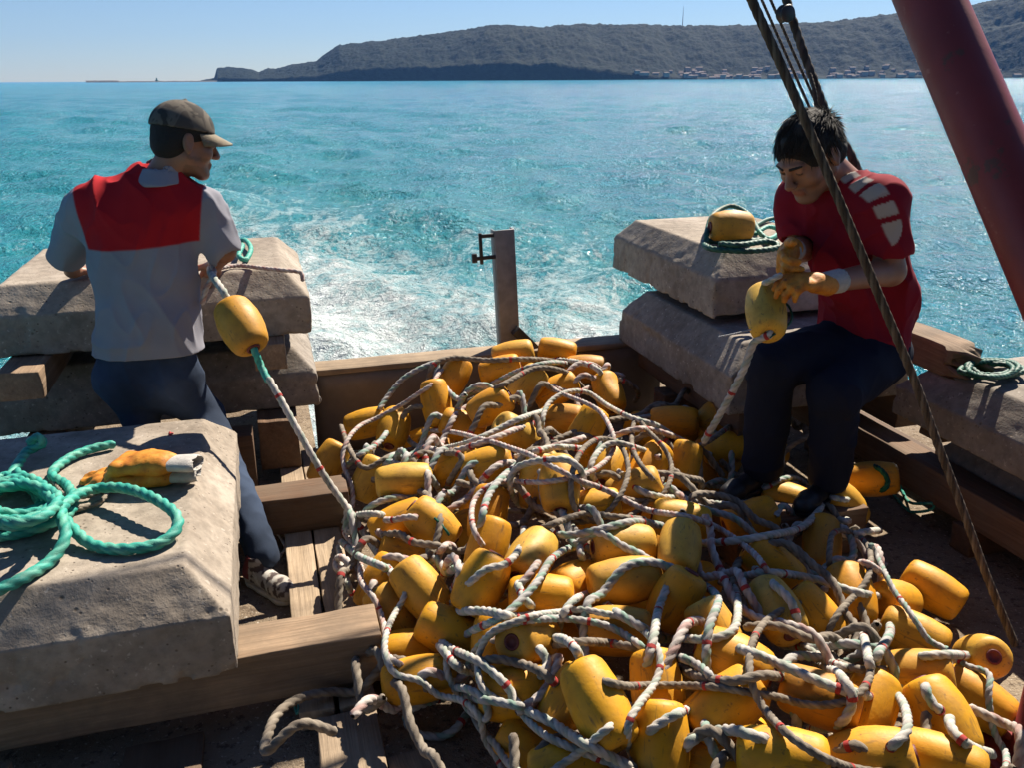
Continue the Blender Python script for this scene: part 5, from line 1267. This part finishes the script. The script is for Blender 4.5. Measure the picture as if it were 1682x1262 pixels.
rope('rope', [tJ(1570, 606, .01), tJ(1590, 598, .012), tJ(1608, 604, .012), tJ(1640, 592, .012)], .008, DGREEN, 'thin green strand reaching to the left corner of the right edge block', mat='rope_g', ties=0)
# teal rope and gloves on the foreground block
tA = on_top(.522)
rope('rope', [tA(-40, 985, .02), tA(30, 955, .018), tA(85, 920, .018), tA(108, 880, .05), tA(100, 840, .07), tA(125, 815, .055), tA(160, 803, .045), tA(205, 803, .06), tA(250, 818, .065), tA(288, 845, .05), tA(290, 870, .03), tA(262, 893, .018), tA(210, 903, .018), tA(155, 897, .018), tA(120, 870, .035), tA(95, 838, .06), tA(60, 800, .05), tA(25, 775, .06)], .0155, TEAL, 'thick teal rope making the big loop on the foreground block', mat='rope_g', ties=0)
rope('rope', [tA(-30, 885, .018), tA(30, 878, .018), tA(80, 862, .022), tA(120, 835, .018), tA(112, 800, .018), tA(85, 780, .018), tA(110, 755, .018), tA(150, 738, .018), tA(190, 730, .018)], .0145, TEAL, 'teal rope curving behind to pass under the orange gloves', mat='rope_g', ties=0)
rope('rope', [tA(72, 722, .03), tA(50, 728, .055), tA(62, 718, .075), tA(70, 730, .05), tA(45, 742, .035), tA(25, 770, .03), tA(5, 800, .03), tA(-30, 815, .03)], .0150, TEAL, 'teal rope with a knotted end at the back of the foreground block', mat='rope_g', ties=0)
rt_ = random.Random(8)
for q_ in range(5):
    pts = []; ph_ = rt_.uniform(0, 6)
    for i in range(13):
        a_ = ph_+i*0.95; pts.append(tA(25+rt_.uniform(35, 78)*math.cos(a_), 822+rt_.uniform(20, 44)*math.sin(a_), .020+.022*q_+rt_.uniform(-.008, .012)))
    rope('rope', pts, .0145, TEAL, ['bottom', 'second', 'third', 'fourth', 'uppermost'][q_]+' tangle of the heaped teal rope at the left edge', mat='rope_g', ties=0, group='heaped teal rope on the foreground block', phase=q_)
rope('cord', [tA(85, 790, .012), tA(110, 815, .012), tA(150, 815, .012), tA(180, 800, .012), tA(165, 825, .01), tA(120, 840, .012)], .007, DIRTY, 'thin dirty cord beneath the teal rope next to the gloves', cat='cord', ties=0)
def lying_glove(label, wr, d, th_, z, cu, mirror=1):
    S = Sdf(wr-.24, wr+.24, .0042); n_ = np.array([0, 0, -1.0]); d = nrm(d)
    hand(S, wr, d, n_, np.array(th_), cu, 1.38, k=.014, fat=1.3, spread=.05, tcurl=25); S.cone(wr-d*.03, wr+d*.04, .040, .040, .02, flat=(0, 0, 1), q=.6)
    X, Y, Z = S.full(); b = np.abs(S.D) < .02; S.D[b] -= (.009*fbm(X[b]*22+z*9, Y[b]*22, Z[b]*22, 3)).astype(np.float32); S.D = np.maximum(S.D, z-Z).astype(np.float32)
    o = link('work_glove', S.mesh('work_glove', 1), M['glove']); tag(o, label, 'glove', 'orange work gloves on the foreground block')
    S = Sdf(wr-.2, wr+.2, .0045); S.cone(wr-d*.10, wr-d*.02, .046, .041, .006, flat=(0, 0, 1), q=.5); S.cone(wr-d*.14, wr-d*.07, .034, .034, .004, True, flat=(0, 0, 1), q=.5); S.D = np.maximum(S.D, z-S.full()[2]).astype(np.float32)
    link('glove_cuff', S.mesh('glove_cuff', 1), M['cuff'], o)
lying_glove('orange work glove with a white cuff lying flat, underneath the other one', tA(258, 782, .024), np.array([-.98, -.12, 0]), (0, 1, 0), .526, (4, 8, 10))
lying_glove('folded orange work glove lying on top of the other one', tA(262, 762, .072), np.array([-.97, .10, -.05]), (0, 1, 0), .545, (30, 60, 40))
# wire rope stay and rigging
M['wire'] = m_rope('greased_wire_rope', None, None)
WIRE = [(.10, .075, .055), (.16, .13, .10), (.06, .045, .035)]
def zc(u, v, d): return CPOS+ray(u, v)*d
rope('wire_rope', [zc(1170, -150, 2.05)+(zc(1170, -150, 2.05)-zc(1235, 0, 2.1))*9, zc(1170, -150, 2.05), zc(1235, 0, 2.1), zc(1302, 150, 2.15), zc(1385, 345, 2.22), zc(1452, 505, 2.3), zc(1500, 620, 2.37), zc(1542, 735, 2.44), zc(1580, 835, 2.5), zc(1622, 950, 2.56), zc(1668, 1062, 2.62)], .0115, WIRE, 'thick brown wire rope crossing in front of the man in crimson', cat='wire rope', mat='wire', ties=0, lay=7, strands=6)
for q_, (a_, b_, r_) in enumerate((((1225, -60), (1345, 210), .006), ((1240, -60), (1360, 215), .006))):
    rope('rigging_line', [zc(a_[0], a_[1], 3.5)+(zc(a_[0], a_[1], 3.5)-zc(b_[0], b_[1], 3.5))*4, zc(a_[0], a_[1], 3.5), zc((a_[0]+b_[0])/2, (a_[1]+b_[1])/2, 3.5), zc(b_[0], b_[1], 3.5), zc(1400, 330, 3.5)], r_, WIRE, ['left one of the two thin dark lines behind the head of the man in crimson', 'right one of the two thin dark lines behind the head of the man in crimson'][q_], cat='line', mat='wire', ties=0, group='thin rigging lines')
rope('rigging_rope', [zc(1272, -70, 3.4)+(zc(1272, -70, 3.4)-zc(1295, 10, 3.4))*14, zc(1272, -70, 3.4), zc(1295, 10, 3.4), zc(1318, 80, 3.4), zc(1342, 145, 3.4), zc(1362, 195, 3.4), zc(1398, 255, 3.4), zc(1430, 330, 3.45)], .017, [(.06, .05, .045), (.10, .085, .07), (.04, .035, .03)], 'thick frayed dark rope running down behind the man in crimson', cat='rope', mat='wire', ties=0)
rope('rigging_rope', [zc(1330, 120, 3.38), zc(1338, 150, 3.36), zc(1342, 185, 3.38), zc(1350, 230, 3.4)], .008, [(.05, .045, .04)], 'thin loose strand hanging from the thick frayed rigging rope', cat='rope', mat='wire', ties=0)
V, Q = lathe([(0, -.022), (.030, -.022), (.034, -.016), (.026, -.006), (.026, .006), (.034, .016), (.030, .022), (0, .022)], 20)
o = link('pulley_block', npmesh('pulley_block', V, Q), M['dsteel']); o.location = zc(1290, 22, 3.37); o.rotation_euler = (math.pi/2, 0.3, 0.4); tag(o, 'small dark pulley block on the frayed rigging rope', 'pulley')
# boom
s = NT('dull_red_paint'); c = s.coord('Object'); n_ = s.noise(c, 7, 6, .65)
col = s.ramp(s.noise(c, 2.5, 5, .6), [(.3, (.15, .013, .014)), (.7, (.235, .024, .022))]); col = s.mix(s.ramp(n_, [(.63, 0.0), (.66, .8)]), col, (.075, .035, .022)); col = s.mix(s.ramp(s.noise(c, 30, 4), [(.66, 0.0), (.70, .5)]), col, (.30, .10, .08))
M['boom'] = s.fin(col, s.math('MULTIPLY_ADD', n_, .5, .25), s.bump(n_, .35, .004))
def tube(name, a, b, r, mat, parent=None, n=48):
    a = Vector(a); b = Vector(b); L_ = (b-a).length
    V, Q = lathe([(0, 0), (r*.98, 0), (r, .004)]+[(r, L_*i/20) for i in range(1, 20)]+[(r, L_-.004), (r*.98, L_), (0, L_)], n)
    o = link(name, npmesh(name, V, Q), mat, parent); o.location = a; o.rotation_mode = 'QUATERNION'; o.rotation_quaternion = (b-a).to_track_quat('Z', 'Y'); return o
b1 = zc(1480, -110, 2.30); b2 = zc(1748, 520, 2.02); dv = b2-b1
bo = tube('crane_boom', b2+dv*.75, b1-dv*1.2, .080, M['boom']); tag(bo, 'thick dark red steel boom slanting across the upper right corner', 'boom')
for t_ in (.3, 1.9):
    c_ = (b2+dv*.75)+((b1-dv*1.2)-(b2+dv*.75))*t_/3
    V, Q = lathe([(.081, -.03), (.092, -.03), (.092, .03), (.081, .03)], 48); o = link('collar_ring', npmesh('collar_ring', V, Q), M['boom'], bo); o.location = (0, 0, (Vector(c_)-bo.location).length)
p_ = zc(1712, 1180, 2.2); wp = empty('winch_post', (p_[0], p_[1], 0)); wp.rotation_euler = (0, 0, TH); tag(wp, 'dark red steel post standing on the deck at the lower right corner', 'post')
V, Q = lathe([(0, .003), (.10, .003), (.10, .02), (.055, .025), (.055, .62), (.075, .63), (.075, .66), (0, .66)], 32); link('post_tube', npmesh('post_tube', V, Q), M['boom'], wp)
o = box('base_plate', .24, .24, .012, M['boom'], wp, (0, 0, .0))
# small shackle on the left stack corner
V, Q = lathe([(.006+.013+.005*math.cos(t), .005*math.sin(t)) for t in np.linspace(0, 2*math.pi, 10)], 16)
o = link('shackle', npmesh('shackle', V, Q), M['steel']); o.location = W(520, 658, 3.66); o.rotation_euler = (1.3, 0, .6); tag(o, 'small steel ring at the corner of the lower left block', 'ring')
